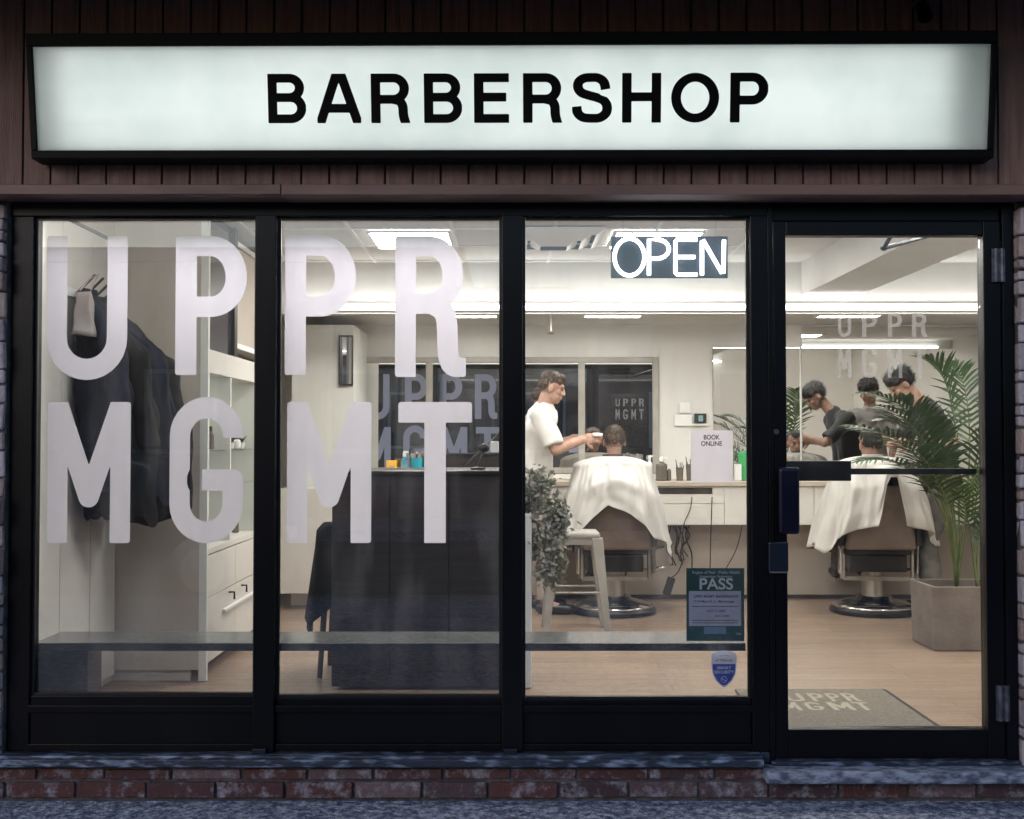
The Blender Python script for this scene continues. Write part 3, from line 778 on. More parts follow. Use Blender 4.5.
# door closer arms inside at the head
bm = NB()
a = at(884, 248, .17); b_ = at(893, 237, .07); c = at(932, 235, .35)
tube(bm, [b_ + Vector((0, 0, .02)), a], .009, 8); tube(bm, [a, c], .009, 8); ell(bm, a, (.016, .016, .012), 2)
obj('closer_arm', bm, M['frame_in'], dr)
obj('closer_body', B(WX(885), WX(955), .05, .1, WZ(233), WZ(219)), M['frame_in'], dr, bevel=.004)
# concrete door step
stp = obj('door_step', B(WX(757.5), XR + .25, -.14, .08, -.062, DZ - .022), M['concrete_step'], None, bevel=.01)
tag(stp, 'worn bluish concrete step below the glass door', 'step')
obj('threshold', B(WX(767), XR, -.05, .065, DZ - .0215, DZ - .005), M['sill'], dr, bevel=.003)

# ================================================================== INTERIOR SHELL
LX, RX, MY = -2.1, 4.25, 5.0
bm = NB(); quad(bm, (LX - .9, .07, 0), (RX + .1, .07, 0), (RX + .1, MY + .1, 0), (LX - .9, MY + .1, 0)); struct('floor', bm, M['floor'])
struct('wall_back', B(LX - .5, RX, MY, MY + .1, 0.001, 2.6), M['int_wall'])
struct('wall_right', B(RX, RX + .1, .252, MY, .001, 2.6), M['int_wall'])
struct('wall_left', B(LX - .1, LX, .252, MY - .002, .001, 2.6), M['closet'])
struct('wall_front', (lambda bm: (box(bm, LX - .1, XL + .02, .0705, .25, .001, 2.6), box(bm, XR - .02, RX, .0705, .25, .001, 2.6), box(bm, XL + .021, XR - .021, .0705, .25, 2.2, 2.6)) and bm)(NB()), M['int_wall'])
struct('ceiling', B(LX - .1, RX + .1, .0, 3.5, 2.5, 2.55), M['ceil'])
struct('ceiling_back', B(LX - .1, RX + .1, 3.5, MY, 2.22, 2.26), M['ceil'])
bm = NB(); box(bm, LX, RX, 3.4, 3.5, 2.14, 2.499)
struct('bulkhead', bm, M['ceil'])
# ceiling beam running front to back on the right
bm = NB(); hexa(bm, [Vector((2.02, .26, 2.27)), Vector((2.02, 3.398, 2.27)), Vector((2.42, 3.398, 2.27)), Vector((2.42, .26, 2.27))][::-1], [Vector((2.02, .26, 2.498)), Vector((2.02, 3.398, 2.498)), Vector((2.42, 3.398, 2.498)), Vector((2.42, .26, 2.498))][::-1])
struct('ceiling_beam', bm, M['ceil'])
bm = NB()
for x in (-1.55, -.95, -.35, .25, .85, 1.45):
    box(bm, x - .011, x + .011, .255, 3.396, 2.493, 2.4995)
for y in (.9, 1.5, 2.1, 2.7, 3.3):
    for x in (-1.55, -.95, -.35, .25, .85): box(bm, x + .012, x + .588, y - .011, y + .011, 2.494, 2.4993)
tag(obj('ceiling_grid', bm, M['tbar']), 'white metal ceiling grid bars below the front ceiling tiles', 'ceiling grid', kind='structure')

# LED strips
def led(name, label, x0, x1, y, z, m='led', h=.013, d=.03, grp='led strips across the ceiling'):
    t = thing(name, label, 'light', ((x0 + x1) / 2, y, z), group=grp)
    if y > 3: obj('led_baffle', B(x0, x1, 3.372, 3.399, z - .02, z + .03) if y < 3.45 else B(x0, x1, y - .018, y - .0155, z - .012, z + .04), M['white_plastic'], t)  # back plate added to shield the bulkhead from the strip's light
    obj('light_bar', B(x0, x1, y - d / 2, y + d / 2, z - h / 2, z + h / 2), M[m], t)
    obj('end_cap', B(x0 - .02, x0 - .001, y - d / 2, y + d / 2, z - h / 2, z + h / 2), M['white_plastic'], t)
    obj('end_cap', B(x1 + .001, x1 + .02, y - d / 2, y + d / 2, z - h / 2, z + h / 2), M['white_plastic'], t)
led('led_strip', 'long bright led strip along the front face of the ceiling bulkhead', -1.55, 4.1, 3.335, 2.18)
led('led_strip', 'long led strip behind the ceiling bulkhead above the barber chairs, seen in the mirrors', -1.3, 4.1, 3.52, 2.15)
led('led_strip', 'led strip over the inside of the shop window, seen in the mirrors', -1.85, 2.6, .285, 2.232, 'led_dim')
def panel(x0, x1, y0, y1, z, label):
    t = thing('ceiling_light', label, 'light', ((x0 + x1) / 2, (y0 + y1) / 2, z), group='flat panel ceiling lights')
    obj('diffuser', B(x0, x1, y0, y1, z - .012, z - .001), M['lamp_white'], t)
    bm = NB(); box(bm, x0 - .02, x0 - .001, y0 - .02, y1 + .02, z - .016, z - .001); box(bm, x1 + .001, x1 + .02, y0 - .02, y1 + .02, z - .016, z - .001)
    box(bm, x0, x1, y0 - .02, y0 - .001, z - .016, z - .001); box(bm, x0, x1, y1 + .001, y1 + .02, z - .016, z - .001)
    obj('frame', bm, M['tbar'], t)
panel(-.84, -.38, 2.13, 2.68, 2.492, 'flat ceiling light behind the vinyl letter R')
panel(.62, 1.12, 2.13, 2.68, 2.492, 'flat ceiling light just behind the top of the open sign')
panel(2.9, 3.5, 1.2, 1.8, 2.492, 'flat ceiling light to the right of the ceiling beam')
panel(-.47, -.12, 3.95, 4.25, 2.219, 'low ceiling light above the left wall mirror')
panel(.56, .98, 3.95, 4.25, 2.219, 'low ceiling light above the barber in the white tee')
panel(2.35, 2.8, 3.95, 4.25, 2.219, 'low ceiling light above the draped customer at the right')
# ceiling diffuser
vt = thing('ceiling_vent', 'square slatted air diffuser on the ceiling above the white tee barber', 'vent', (.25, 2.3, 2.49))
bm = NB()
for i, r_ in enumerate((.30, .22, .14)):
    z = 2.488 - .02 * i; z2 = z - .035
    for (sx, sy) in ((1, 0), (-1, 0), (0, 1), (0, -1)):
        t = Vector((-sy, sx, 0)); n = Vector((sx, sy, 0)); c = Vector((.25, 2.3, 0))
        quad(bm, c + n * r_ + t * r_ + Vector((0, 0, z)), c + n * r_ - t * r_ + Vector((0, 0, z)), c + n * (r_ - .06) - t * (r_ - .06) + Vector((0, 0, z2)), c + n * (r_ - .06) + t * (r_ - .06) + Vector((0, 0, z2)))
o = obj('slat', bm, M['tbar'], vt); sd_ = o.modifiers.new('s', 'SOLIDIFY'); sd_.thickness = .004
obj('duct', B(-.02, .52, 2.03, 2.57, 2.492, 2.4985), M['dark'], vt)

# ================================================================== BACK COUNTER
ctr = thing('back_counter', 'long white floating counter with drawers and a pale wood top along the back wall', 'counter', (1, 4.6, 0))
CY = 4.36
obj('counter_top', B(-1.2, RX - .004, CY - .02, MY - .002, .90, .935), M['count_top'], ctr, bevel=.003)
xs = [-1.2, -.5, .2, 1.1, 1.65, 2.0, 2.35, 3.0, 3.6, RX - .01]
for a, b_ in zip(xs, xs[1:]):
    if (a, b_) == (1.1, 1.65):
        obj('slot_shade', B(a + .032, b_ - .092, CY + .021, MY - .1, .84, .888), M['dark'], ctr)  # solid dark block, its colour stands for the shade inside the open slot
        obj('drawer', B(a + .002, b_ - .002, CY, CY + .02, .60, .762), M['cabinet'], ctr, bevel=.002)
        bm = NB(); box(bm, a + .002, b_ - .002, CY, CY + .02, .766, .837); box(bm, a + .002, a + .03, CY, CY + .02, .8375, .898); box(bm, b_ - .09, b_ - .002, CY, CY + .02, .8375, .898); box(bm, a + .0305, b_ - .0905, CY, CY + .02, .889, .898)
        obj('drawer_frame', bm, M['cabinet'], ctr)
    else:
        obj('drawer', B(a + .002, b_ - .002, CY, CY + .02, .60, .898), M['cabinet'], ctr, bevel=.002)
obj('carcass', B(-1.2, RX - .006, CY + .022, MY - .003, .598, .8), M['cabinet'], ctr)
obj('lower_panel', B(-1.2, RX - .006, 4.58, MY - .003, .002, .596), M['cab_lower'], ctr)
obj('toe_strip', B(-1.2, RX - .006, 4.567, 4.579, .002, .03), M['dark'], ctr)

# mirrors -----------------------------------------------------------
def mirror(name, label, x0, x1, z0, z1, fw, fm, y=MY - .004, th=.02, divs=()):
    t = thing(name, label, 'mirror', ((x0 + x1) / 2, y, z0))
    obj('glass', B(x0, x1, y - th * .4, y, z0, z1), M['mirror'], t)
    if fw:
        bm = NB(); f = y - th - .01
        box(bm, x0 - fw, x0 - .001, f, y, z0 - fw, z1 + fw); box(bm, x1 + .001, x1 + fw, f, y, z0 - fw, z1 + fw)
        box(bm, x0, x1, f, y, z1 + .001, z1 + fw); box(bm, x0, x1, f, y, z0 - fw, z0 - .001)
        for d in divs: box(bm, d - .028, d + .028, f, y - th * .42, z0 + .001, z1 - .001)
        obj('frame', bm, fm, t, bevel=.003)
mirror('wall_mirror', 'wide white framed wall mirror with three panels behind the white tee barber', -1.26, 1.17, 1.03, 1.9, .05, M['stool'], divs=(-.69, .0, .58))
mirror('narrow_mirror', 'narrow dark framed mirror on the pale pillar left of the wide mirror', at(342, 0, 4.16).x, at(353, 0, 4.16).x, at(0, 384, 4.16).z, at(0, 337, 4.16).z, .012, M['frame_in'], y=4.166)
mirror('wall_mirror', 'frameless mirror wall left section beside the thermostat', 1.68, 2.40, .94, 2.03, 0, None)
mirror('wall_mirror', 'frameless mirror wall behind the palm and the draped customer', 2.42, RX - .02, .94, 2.2, 0, None)
# backsplash ledge under the wide mirror
tag(obj('mirror_ledge', B(-1.31, 1.2, 4.88, MY - .003, .937, .975), M['cabinet'], bevel=.003), 'narrow white ledge under the wide framed mirror', 'ledge')
# pillar at left
tag(obj('pillar', B(-1.68, -1.21, 4.17, 4.995, .002, 2.139), M['shelf_white']), 'pale square pillar left of the wide mirror', 'pillar', kind='structure')
tag(obj('low_cabinet', B(-1.72, -1.22, 3.96, 4.165, .12, .9), M['cabinet'], bevel=.004), 'low white cabinet in front of the pale pillar', 'cabinet')

# wall fittings
def plate(name, label, cat, px0, px1, py0, py1, m, y=MY, th=.02, grp=None):
    a, b_ = at(px0, py1, y), at(px1, py0, y)
    return tag(obj(name, B(a.x, b_.x, y - th, y - .001, a.z, b_.z), M[m], bevel=.003), label, cat, grp)
th_ = thing('thermostat', 'black screened thermostat on the white wall left of the mirror', 'thermostat', at(700, 418, MY))
a, b_ = at(694, 423, MY), at(706, 413.5, MY); obj('body', B(a.x, b_.x, MY - .025, MY - .002, a.z, b_.z), M['frame_in'], th_, bevel=.004)
a, b_ = at(698, 421.5, MY), at(702.5, 415.5, MY); obj('screen', B(a.x, b_.x, MY - .028, MY - .0255, a.z, b_.z), emit('thermo_screen', (.55, .9, .8), .55), th_)
a, b_ = at(692, 425.5, MY), at(708, 424, MY); obj('base_plate', B(a.x, b_.x, MY - .03, MY - .002, a.z, b_.z), M['white_plastic'], th_)
plate('wall_panel', 'upper of two white access plates left of the thermostat', 'wall plate', 679, 690, 403, 413, 'white_plastic')
plate('wall_panel', 'lower wider one of two white access plates left of the thermostat', 'wall plate', 674, 692, 415, 426, 'white_plastic')
# sprinkler
sp = thing('sprinkler', 'small dark sprinkler head hanging below the low ceiling over the barber', 'sprinkler', (.3, 4.3, 2.1))
bm = NB(); tube(bm, [(.3, 4.3, 2.219), (.3, 4.3, 2.10)], .008, 8); obj('pipe', bm, M['brushed'], sp)
bm = NB(); lathe(bm, [(.01, -.02), (.028, -.014), (.03, -.008), (.012, 0), (.012, .02)], 14, (.3, 4.3, 2.1)); obj('head', bm, M['brushed'], sp)

# ================================================================== LEFT SIDE: closet wall, pegs, coats, shelving
FYW = 1.45
cl = thing('closet', 'tall beige closet with flat doors at the left inside the window', 'closet', (-1.9, 1.2, 0))
obj('end_panel', B(LX + .001, -1.641, FYW, FYW + .03, .06, 2.49), M['closet'], cl)
obj('plinth', B(LX + .001, -1.69, FYW + .01, FYW + .04, .002, .058), M['closet'], cl)
bm = NB()
for a, b_ in ((.26, .70), (.706, 1.08), (1.086, 1.44)):
    box(bm, LX + .002, LX + .022, a, b_, .04, 2.29)
obj('door_panel', bm, M['int_wall'], cl, bevel=.002)
obj('top_track', B(LX + .002, LX + .03, .26, 1.445, 2.293, 2.305), M['frame_in'], cl)
obj('end_trim', B(-1.64, -1.60, FYW - .004, FYW + .03, .002, 2.49), M['shelf_white'], cl)
pg = thing('coat_rack', 'wall mounted bar of slanted coat pegs inside the left window', 'coat rack', (LX, 1, 2))
obj('bar', B(LX + .023, LX + .04, .72, 1.38, 1.935, 1.975), M['tbar'], pg)
pegs = [.82, .93, 1.04, 1.15, 1.27]
for y in pegs:
    bm = NB(); tube(bm, [(LX + .04, y, 1.955), (LX + .13, y, 2.045)], .0065, 8); obj('peg', bm, M['frame_in'], pg)
def coat(y, z0, z1, out, m, label, seed, wide=.2):
    """cloth hanging from a peg: narrow at the loop, full and folded at the hem"""
    t = thing('hanging_coat', label, 'coat', (LX + .06, y, z1), group='coats hanging on the pegs')
    x = LX + .055 + out * .5; nU, nV = 72, 40; bm = NB(); grid = []
    for j in range(nV):
        f = j / (nV - 1); row = []
        rx = (.045 + (out * .5 - .045) * min(1, f / .55) ** .75); ry = .05 + (wide * .5 - .05) * min(1, f / .25) ** .6
        cx = LX + .04 + rx + .01; z = z1 + .03 + (z0 - z1) * f
        for i in range(nU):
            a = 2 * math.pi * i / nU; ca, sa = math.cos(a), math.sin(a)
            k = min(1, f * 2.5)
            fold = (math.sin(a * 6 + seed + f * 1.2) * .5 + math.sin(a * 11 + seed * 2.3 - f * 2) * .35) * .017 * k
            fold += mnoise.noise(V(ca * 2.2, sa * 2.2 + seed, f * 5)) * .035 * k
            zz = z + (mnoise.noise(V(ca * 1.6, sa * 1.6, seed)) * .10 if j == nV - 1 else 0) * 1
            sh = .75 if f < .04 else 1
            row.append(bm.verts.new((max(LX + .025, cx + ca * (rx + fold) * sh), y + sa * (ry + fold) * sh, zz)))
        grid.append(row)
    for j in range(nV - 1):
        for i in range(nU): bm.faces.new((grid[j][i], grid[j][(i + 1) % nU], grid[j + 1][(i + 1) % nU], grid[j + 1][i]))
    bm.faces.new(grid[0]); bm.faces.new(grid[-1][::-1])
    obj('body', bm, M[m], t, smooth=True)
    # sleeve hanging down the side towards the room
    bm = NB(); p = [V(LX + .1, y - .05, z1 - .03), V(LX + .1 + out * .62, y - .06, z1 - .26), V(LX + .06 + out * .82, y - .05, z1 - .5), V(LX + .07 + out * .86, y - .03, z1 - .68)]
    for q, (r1, r2) in zip(range(3), ((.05, .062), (.062, .056), (.056, .045))): cap(bm, p[q], p[q + 1], r1, r2, ball=(q < 2))
    obj('sleeve', remesh(bm, .011, 2, .014, 15, seed), M[m], t, smooth=True)
    bm = NB(); tube(bm, [V(LX + .07, y - .05, z1 - .01), V(LX + .09, y - .055, z1 + .035), V(LX + .13, y, z1 + .03), V(LX + .09, y + .055, z1 + .035), V(LX + .07, y + .05, z1 - .01)], .014, 8); obj('collar', bm, M[m], t, smooth=True)
coat(.82, 1.0, 1.93, .24, 'coat_navy', 'navy coat on the peg nearest the window, under the beige bag', 1, .16)
coat(.95, .86, 1.91, .33, 'coat_black', 'long black coat on the second peg from the window', 2)
coat(1.08, .93, 1.89, .40, 'coat_navy', 'dark blue coat bulging out from the middle pegs', 3)
coat(1.22, .86, 1.87, .43, 'coat_black', 'long black coat on the peg nearest the closet end panel', 4)
tb = thing('tote_bag', 'beige cloth bag hung in front of the navy coat', 'bag', (-2, .74, 1.9))
c = at(84, 312, .68); bm = NB()
hexa(bm, [c + V(-.05, -.02, -.10), c + V(.045, -.02, -.115), c + V(.045, .04, -.115), c + V(-.05, .04, -.10)], [c + V(-.03, -.01, .09), c + V(.03, -.01, .095), c + V(.03, .02, .095), c + V(-.03, .02, .09)])
bmesh.ops.subdivide_edges(bm, edges=bm.edges[:], cuts=7, use_grid_fill=True)
for v in bm.verts: v.co += V(mnoise.noise(v.co * 14), mnoise.noise(v.co * 11 + V(5, 0, 0)), 0) * .012
obj('bag_body', bm, M['tote'], tb, smooth=True)
bm = NB(); tube(bm, [c + Vector((-.02, 0, .1)), c + Vector((.0, .06, .16)), c + Vector((.02, .12, .19)), c + Vector((.03, 0, .1))], .004, 6); obj('strap', bm, M['tote'], tb)

# display shelving along the left (faces +X)
SX = -1.605
sh = thing('display_shelving', 'lit white display shelving with drawers along the left side of the shop', 'shelving', (-1.8, 2.5, 0))
YA, YB = 1.76, 3.35
obj('base_carcass', B(LX + .002, SX - .025, FYW + .04, YB, .08, .655), M['cabinet'], sh)
obj('base_top', B(LX + .002, SX, FYW + .032, YB, .657, .69), M['cabinet'], sh, bevel=.002)
for a, b_ in ((1.49, 2.1), (2.105, 2.72), (2.725, 3.35)):
    obj('drawer', B(SX - .023, SX - .002, a, b_ - .002, .43, .65), M['cabinet'], sh, bevel=.002)
    obj('drawer', B(SX - .023, SX - .002, a, b_ - .002, .085, .425), M['cabinet'], sh, bevel=.002)
for y in (1.95, 2.25, 2.6, 3.0):
    bm = NB(); tube(bm, [(SX - .002, y, .4), (SX + .03, y, .4), (SX + .03, y, .36)], .006, 6); obj('hook', bm, M['frame_in'], sh)
obj('rail', B(SX, SX + .018, 1.8, 3.2, .31, .325), M['tbar'], sh)
obj('header', B(LX + .002, SX, FYW + .032, YB, 1.62, 1.745), M['cabinet'], sh, bevel=.003)
for y in (FYW + .032, 1.97, 2.66, YB - .025): obj('upright', B(LX + .022, SX - .004, y, y + .02, .692, 1.618), M['shelf_white'], sh)
obj('back_board', B(LX + .002, LX + .02, FYW + .032, YB, .692, 1.618), M['shelf_white'], sh)
bm = NB()
for z in (1.0, 1.2):
    for a, b_ in ((FYW + .054, 1.968), (1.992, 2.658), (2.682, YB - .027)): box(bm, LX + .03, SX - .02, a, b_, z, z + .008)
obj('glass_shelf', bm, M['glass_clear'], sh)
for y in (1.5, 2.1, 2.76): obj('shelf_light', B(LX + .1, LX + .13, y + .03, y + .4, 1.6, 1.617), M['shelf_led'], sh)
# dark framed glass above
pic = thing('framed_panel', 'dark tinted glass panel in a black frame above the display shelving', 'panel', (SX - .02, 2.4, 1.8))
obj('panel_glass', B(LX + .2, SX - .02, 1.49, 2.04, 1.75, 2.49), M['pict'], pic)
bm = NB(); box(bm, SX - .03, SX - .0, 2.042, 2.11, 1.75, 2.49); obj('frame', bm, M['frame_in'], pic)
pic2 = thing('wall_box', 'pale framed glass box above the far end of the display shelving', 'panel', (SX - .02, 2.9, 1.8))
obj('box_body', B(LX + .2, SX - .02, 2.14, 3.3, 1.80, 2.4), M['cab_lower'], pic2, bevel=.003)
for z in (1.8, 2.4): obj('frame', B(SX - .019, SX - .005, 2.12, 3.32, z, z + .03), M['tbar'], pic2)
# small products on shelves
def bottle(name, label, cat, c, h, r, m, capm='white_plastic', grp=None, spray=False, neck=.4):
    t = thing(name, label, cat, c, group=grp); c = Vector(c)
    bm = NB(); lathe(bm, [(r * .9, 0), (r, .004), (r, h * .62), (r * .9, h * .7), (r * neck, h * .76), (r * neck, h * .8)], 18, c); obj('bottle_body', bm, M[m], t, smooth=False)
    bm = NB()
    if spray:
        lathe(bm, [(r * .45, h * .8), (r * .5, h * .9), (r * .25, h)], 12, c); box(bm, c.x - r * .3, c.x + r * 1.1, c.y - r * .25, c.y + r * .25, c.z + h * .93, c.z + h * 1.0)
    else:
        lathe(bm, [(r * .55, h * .8), (r * .55, h * .98), (r * .4, h)], 14, c)
    obj('bottle_cap', bm, M[capm], t)
    return t
k = 0
for (y, z, kind) in ((1.9, 1.21, 'd'), (2.05, 1.21, 'g'), (2.35, 1.21, 'g'), (2.5, 1.21, 'w'), (2.62, 1.21, 'g'), (2.0, .693, 'g'), (2.5, .693, 'd'), (2.3, 1.01, 'w')):
    lab = {'d': 'small dark product bottle on the display shelving', 'g': 'small potted succulent on the display shelving', 'w': 'small white product jar on the display shelving'}[kind]
    pos = {1.21: 'upper glass shelf', 1.01: 'lower glass shelf', .693: 'counter of the shelving'}[z]
    order = {(1.9, 1.21): 'nearest the window', (2.05, 1.21): 'nearest the window', (2.35, 1.21): 'middle', (2.5, 1.21): 'middle', (2.62, 1.21): 'far', (2.0, .693): 'near', (2.5, .693): 'far', (2.3, 1.01): 'single'}[(y, z)]
    c = (SX - .1, y, z)
    if kind == 'g':
        t = thing('succulent', f'{order} small potted succulent on the {pos}', 'plant', c)
        bm = NB(); lathe(bm, [(.022, 0), (.03, .035), (.026, .035)], 14, c); obj('pot', bm, M['white_plastic'], t)
        bm = NB()
        for q in range(16):
            a = q * 2.4; r_ = .02 + .02 * random.random(); tip = Vector(c) + Vector((math.cos(a) * r_, math.sin(a) * r_, .05 + .035 * random.random()))
            tube(bm, [Vector(c) + Vector((0, 0, .03)), tip], .008, 5, r2=.001)
        obj('leaves', bm, M['leaf'], t)
    else:
        bottle('product_bottle' if kind == 'd' else 'product_jar', f'{order} {"dark bottle" if kind == "d" else "white jar"} on the {pos}', 'bottle' if kind == 'd' else 'jar', c, .13 if kind == 'd' else .07, .022 if kind == 'd' else .03, 'smoke' if kind == 'd' else 'white_plastic', 'frame_in', neck=.7)

# ================================================================== WINDOW LEDGE
lg = thing('window_ledge', 'thin white topped black edged ledge running behind the shop window', 'ledge', (-.5, .2, 0))
zl = .442
obj('ledge_top', B(XL + .06, WX(748), .086, .36, zl - .012, zl), M['ledge'], lg, bevel=.002)
obj('ledge_edge', B(XL + .06, WX(748), .072, .0855, zl - .03, zl), M['frame_in'], lg)
for x in (-1.93,): obj('bracket', B(x - .01, x + .01, .09, .3, .03, zl - .013), M['frame_in'], lg)
obj('bracket', B(-1.9, -1.74, .14, .3, .003, zl - .013), M['frame_in'], lg)

# ================================================================== RECEPTION DESK
dk = thing('reception_desk', 'tall dark wood reception desk behind the second window pane', 'desk', (-.46, 1.5, 0))
DX0, DX1 = at(334, 0, 1.24).x, .0
obj('front_panel', B(DX0, DX1, 1.24, 1.27, .02, 1.085), M['desk'], dk, bevel=.003)
obj('carcass', B(DX0 + .01, DX1 - .002, 1.272, 1.74, .02, 1.083), M['desk'], dk)
obj('desk_top', B(DX0 - .01, DX1 + .0, 1.225, 1.76, 1.087, 1.107), M['desk_top'], dk, bevel=.003)
for x in (-.62, -.32):
    obj('joint_strip', B(x - .003, x + .003, 1.2365, 1.2395, .03, 1.08), M['desk_top'], dk)
obj('kick_plate', B(DX0 + .005, DX1 - .005, 1.233, 1.2385, .02, .10), M['desk_top'], dk)
# small articulated arm with white card reader
arm = thing('tablet_arm', 'black jointed arm holding a white reader on the dark desk', 'stand', at(480, 470, 1.5))
bm = NB(); a = at(478, 471, 1.45); lathe(bm, [(.04, 0), (.04, .01), (.012, .014)], 16, (a.x, a.y, 1.108)); obj('base', bm, M['frame_in'], arm)
bm = NB(); p1, p2, p3, p4 = Vector((a.x, a.y, 1.11)), at(464, 467, 1.42), at(484, 448, 1.45), at(500, 432, 1.5)
tube(bm, [p2, p3], .007, 8); tube(bm, [p3, p4], .005, 8); tube(bm, [p1, p3], .007, 8); ell(bm, p3, (.03, .02, .025), 2); obj('arm', bm, M['frame_in'], arm)
p = at(494, 447, 1.42); obj('reader', B(p.x - .02, p.x + .025, p.y, p.y + .02, p.z - .03, p.z + .03), M['white_plastic'], arm, bevel=.004)

# high stool with black cape left of desk
hs_ = thing('high_stool', 'slim dark wood high stool draped with a dark cape left of the reception desk', 'stool', (-.87, 1.7, 0))
bm = NB(); 
for (sx, sy) in ((-1, -1), (1, -1), (-1, 1), (1, 1)):
    bm = NB(); tube(bm, [(-.87 + sx * .15, 1.7 + sy * .17, .003), (-.87 + sx * .11, 1.7 + sy * .12, .72)], .014, 8, r2=.018); obj('leg', bm, M['dark'], hs_)
bm = NB(); lathe(bm, [(.14, .7), (.17, .715), (.17, .745), (.15, .76)], 24, (-.87, 1.7, 0)); obj('seat', bm, M['dark'], hs_)
cp = thing('folded_cape', 'dark cape thrown over the high stool beside the desk', 'cape', (-.87, 1.7, .76))
bm = NB(); nU, nV = 40, 14; grid = []
for i in range(nU):
    a = 2 * math.pi * i / nU; row = []
    for j in range(nV):
        t = j / (nV - 1); drop = max(0, t - .35) / .65
        ln = .30 + .12 * math.sin(a * 2 + 1) + (.12 if math.cos(a - 3.6) > .3 else 0)
        r_ = .19 * min(1, t / .35) + drop * (.05 + .03 * math.sin(a * 7))
        row.append(bm.verts.new((-.87 + r_ * math.cos(a), 1.7 + r_ * math.sin(a), .775 + .03 * (1 - t) - drop * ln + .01 * math.sin(a * 5))))
    grid.append(row)
for i in range(nU):
    for j in range(nV - 1): bm.faces.new((grid[i][j], grid[(i + 1) % nU][j], grid[(i + 1) % nU][j + 1], grid[i][j + 1]))
o = obj('cloth', bm, M['coat_black'], cp, smooth=True); s_ = o.modifiers.new('s', 'SOLIDIFY'); s_.thickness = .006

# ================================================================== COUNTER ITEMS
CT = .936
def on_ctr(px, y=4.6): return Vector((at(px, 0, y).x, y, CT))
def jar(px, label, y, r=.04, h=.2):
    c = on_ctr(px, y); t = thing('disinfectant_jar', label, 'jar', c)
    bm = NB(); lathe(bm, [(r * .95, 0), (r, .01), (r, h * .78)], 20, c); obj('liquid', bm, M['blue_liquid'], t, smooth=False)
    bm = NB(); lathe(bm, [(r, h * .785), (r, h * .86)], 20, c); obj('rim', bm, M['chrome'], t)
    bm = NB(); lathe(bm, [(r * 1.05, h * .862), (r * 1.05, h * .93), (r * .3, h * .95), (r * .25, h)], 20, c); obj('lid', bm, M['chrome'], t)
jar(417.5, 'blue disinfectant jar behind the dark desk beside the spray bottle', 4.6, .046, .23)
jar(636, 'blue disinfectant jar beside the seated customer in the left chair', 4.62, .045, .215)
c = on_ctr(393, 4.62); yb = thing('yellow_box', 'yellow cardboard box behind the dark desk', 'box', c)
obj('carton', B(c.x - .045, c.x + .04, c.y, c.y + .06, c.z, c.z + .16), M['yellow'], yb, bevel=.003)
bm = NB()
for z in (.05, .075, .1): box(bm, c.x - .02, c.x + .02, c.y - .003, c.y - .0005, c.z + z, c.z + z + .012)
obj('printing', bm, M['tote'], yb)
bottle('spray_can', 'blue and white spray bottle between the yellow box and the blue jar', 'bottle', on_ctr(405.5, 4.62), .235, .03, 'label_blue', grp=None, spray=True)
bottle('spray_bottle', 'clear spray bottle right of the blue jar by the seated customer', 'bottle', on_ctr(648, 4.62), .2, .026, 'white_plastic', spray=True)
bottle('spray_bottle', 'smoky round spray bottle with a white nozzle behind the cape', 'bottle', on_ctr(660, 4.55), .19, .045, 'smoke', spray=True)
bottle('product_bottle', 'slim grey bottle right of the smoky spray bottle', 'bottle', on_ctr(667.5, 4.55), .12, .017, 'smoke')
def tumbler(px, label, h=.105, r=.032, m='smoke'):
    c = on_ctr(px, 4.55); t = thing('tumbler', label, 'cup', c)
    bm = NB(); lathe(bm, [(r * .85, 0), (r * .8, .01), (r, h), (r * .88, h), (r * .7, .015)], 20, c); obj('cup_body', bm, M[m], t)
    bm = NB()
    for q in range(5):
        a = q * 1.3; b0 = c + Vector((math.cos(a) * r * .4, math.sin(a) * r * .4, .02)); tube(bm, [b0, b0 + Vector((math.cos(a) * .02, math.sin(a) * .02, h + .02 * (q % 3)))], .0035, 5)
    obj('comb', bm, M['frame_in'], t)
tumbler(678, 'dark tumbler of combs left of the book online card')
tumbler(688, 'dark tumbler of combs half hidden by the book online card', .13)
c = on_ctr(743, 4.6); gt = thing('green_tub', 'bright green plastic tub right of the book online card', 'tub', c)
bm = NB(); lathe(bm, [(.05, 0), (.055, .01), (.06, .2), (.055, .2)], 24, c); obj('tub_body', bm, M['green_tub'], gt)
bm = NB(); lathe(bm, [(.062, .201), (.062, .22), (.03, .235)], 24, c); obj('lid', bm, M['green_tub'], gt)
c = on_ctr(735, 4.55); wt = thing('tissue_box', 'white box between the card and the green tub', 'box', c)
obj('carton', B(c.x - .02, c.x + .03, c.y - .02, c.y + .04, c.z, c.z + .13), M['white_plastic'], wt, bevel=.004)
bottle('product_bottle', 'clear bottle on the counter seen just above the push bar', 'bottle', on_ctr(857, 4.6), .14, .02, 'white_plastic')
bottle('product_bottle', 'small white bottle by the yellow comb above the push bar', 'bottle', on_ctr(851, 4.55), .11, .018, 'white_plastic')
cb = thing('comb_tray', 'yellow wooden comb lying on the counter at the right chair', 'comb', on_ctr(843, 4.45))
c = on_ctr(843, 4.45); bm = NB(); box(bm, c.x - .07, c.x + .07, c.y - .015, c.y, c.z + .001, c.z + .02); obj('comb_back', bm, M['yellow'], cb)
bm = NB()
for q in range(18): box(bm, c.x - .068 + q * .0078, c.x - .064 + q * .0078, c.y - .03, c.y - .0155, c.z + .004, c.z + .012)
obj('teeth', bm, M['yellow'], cb)

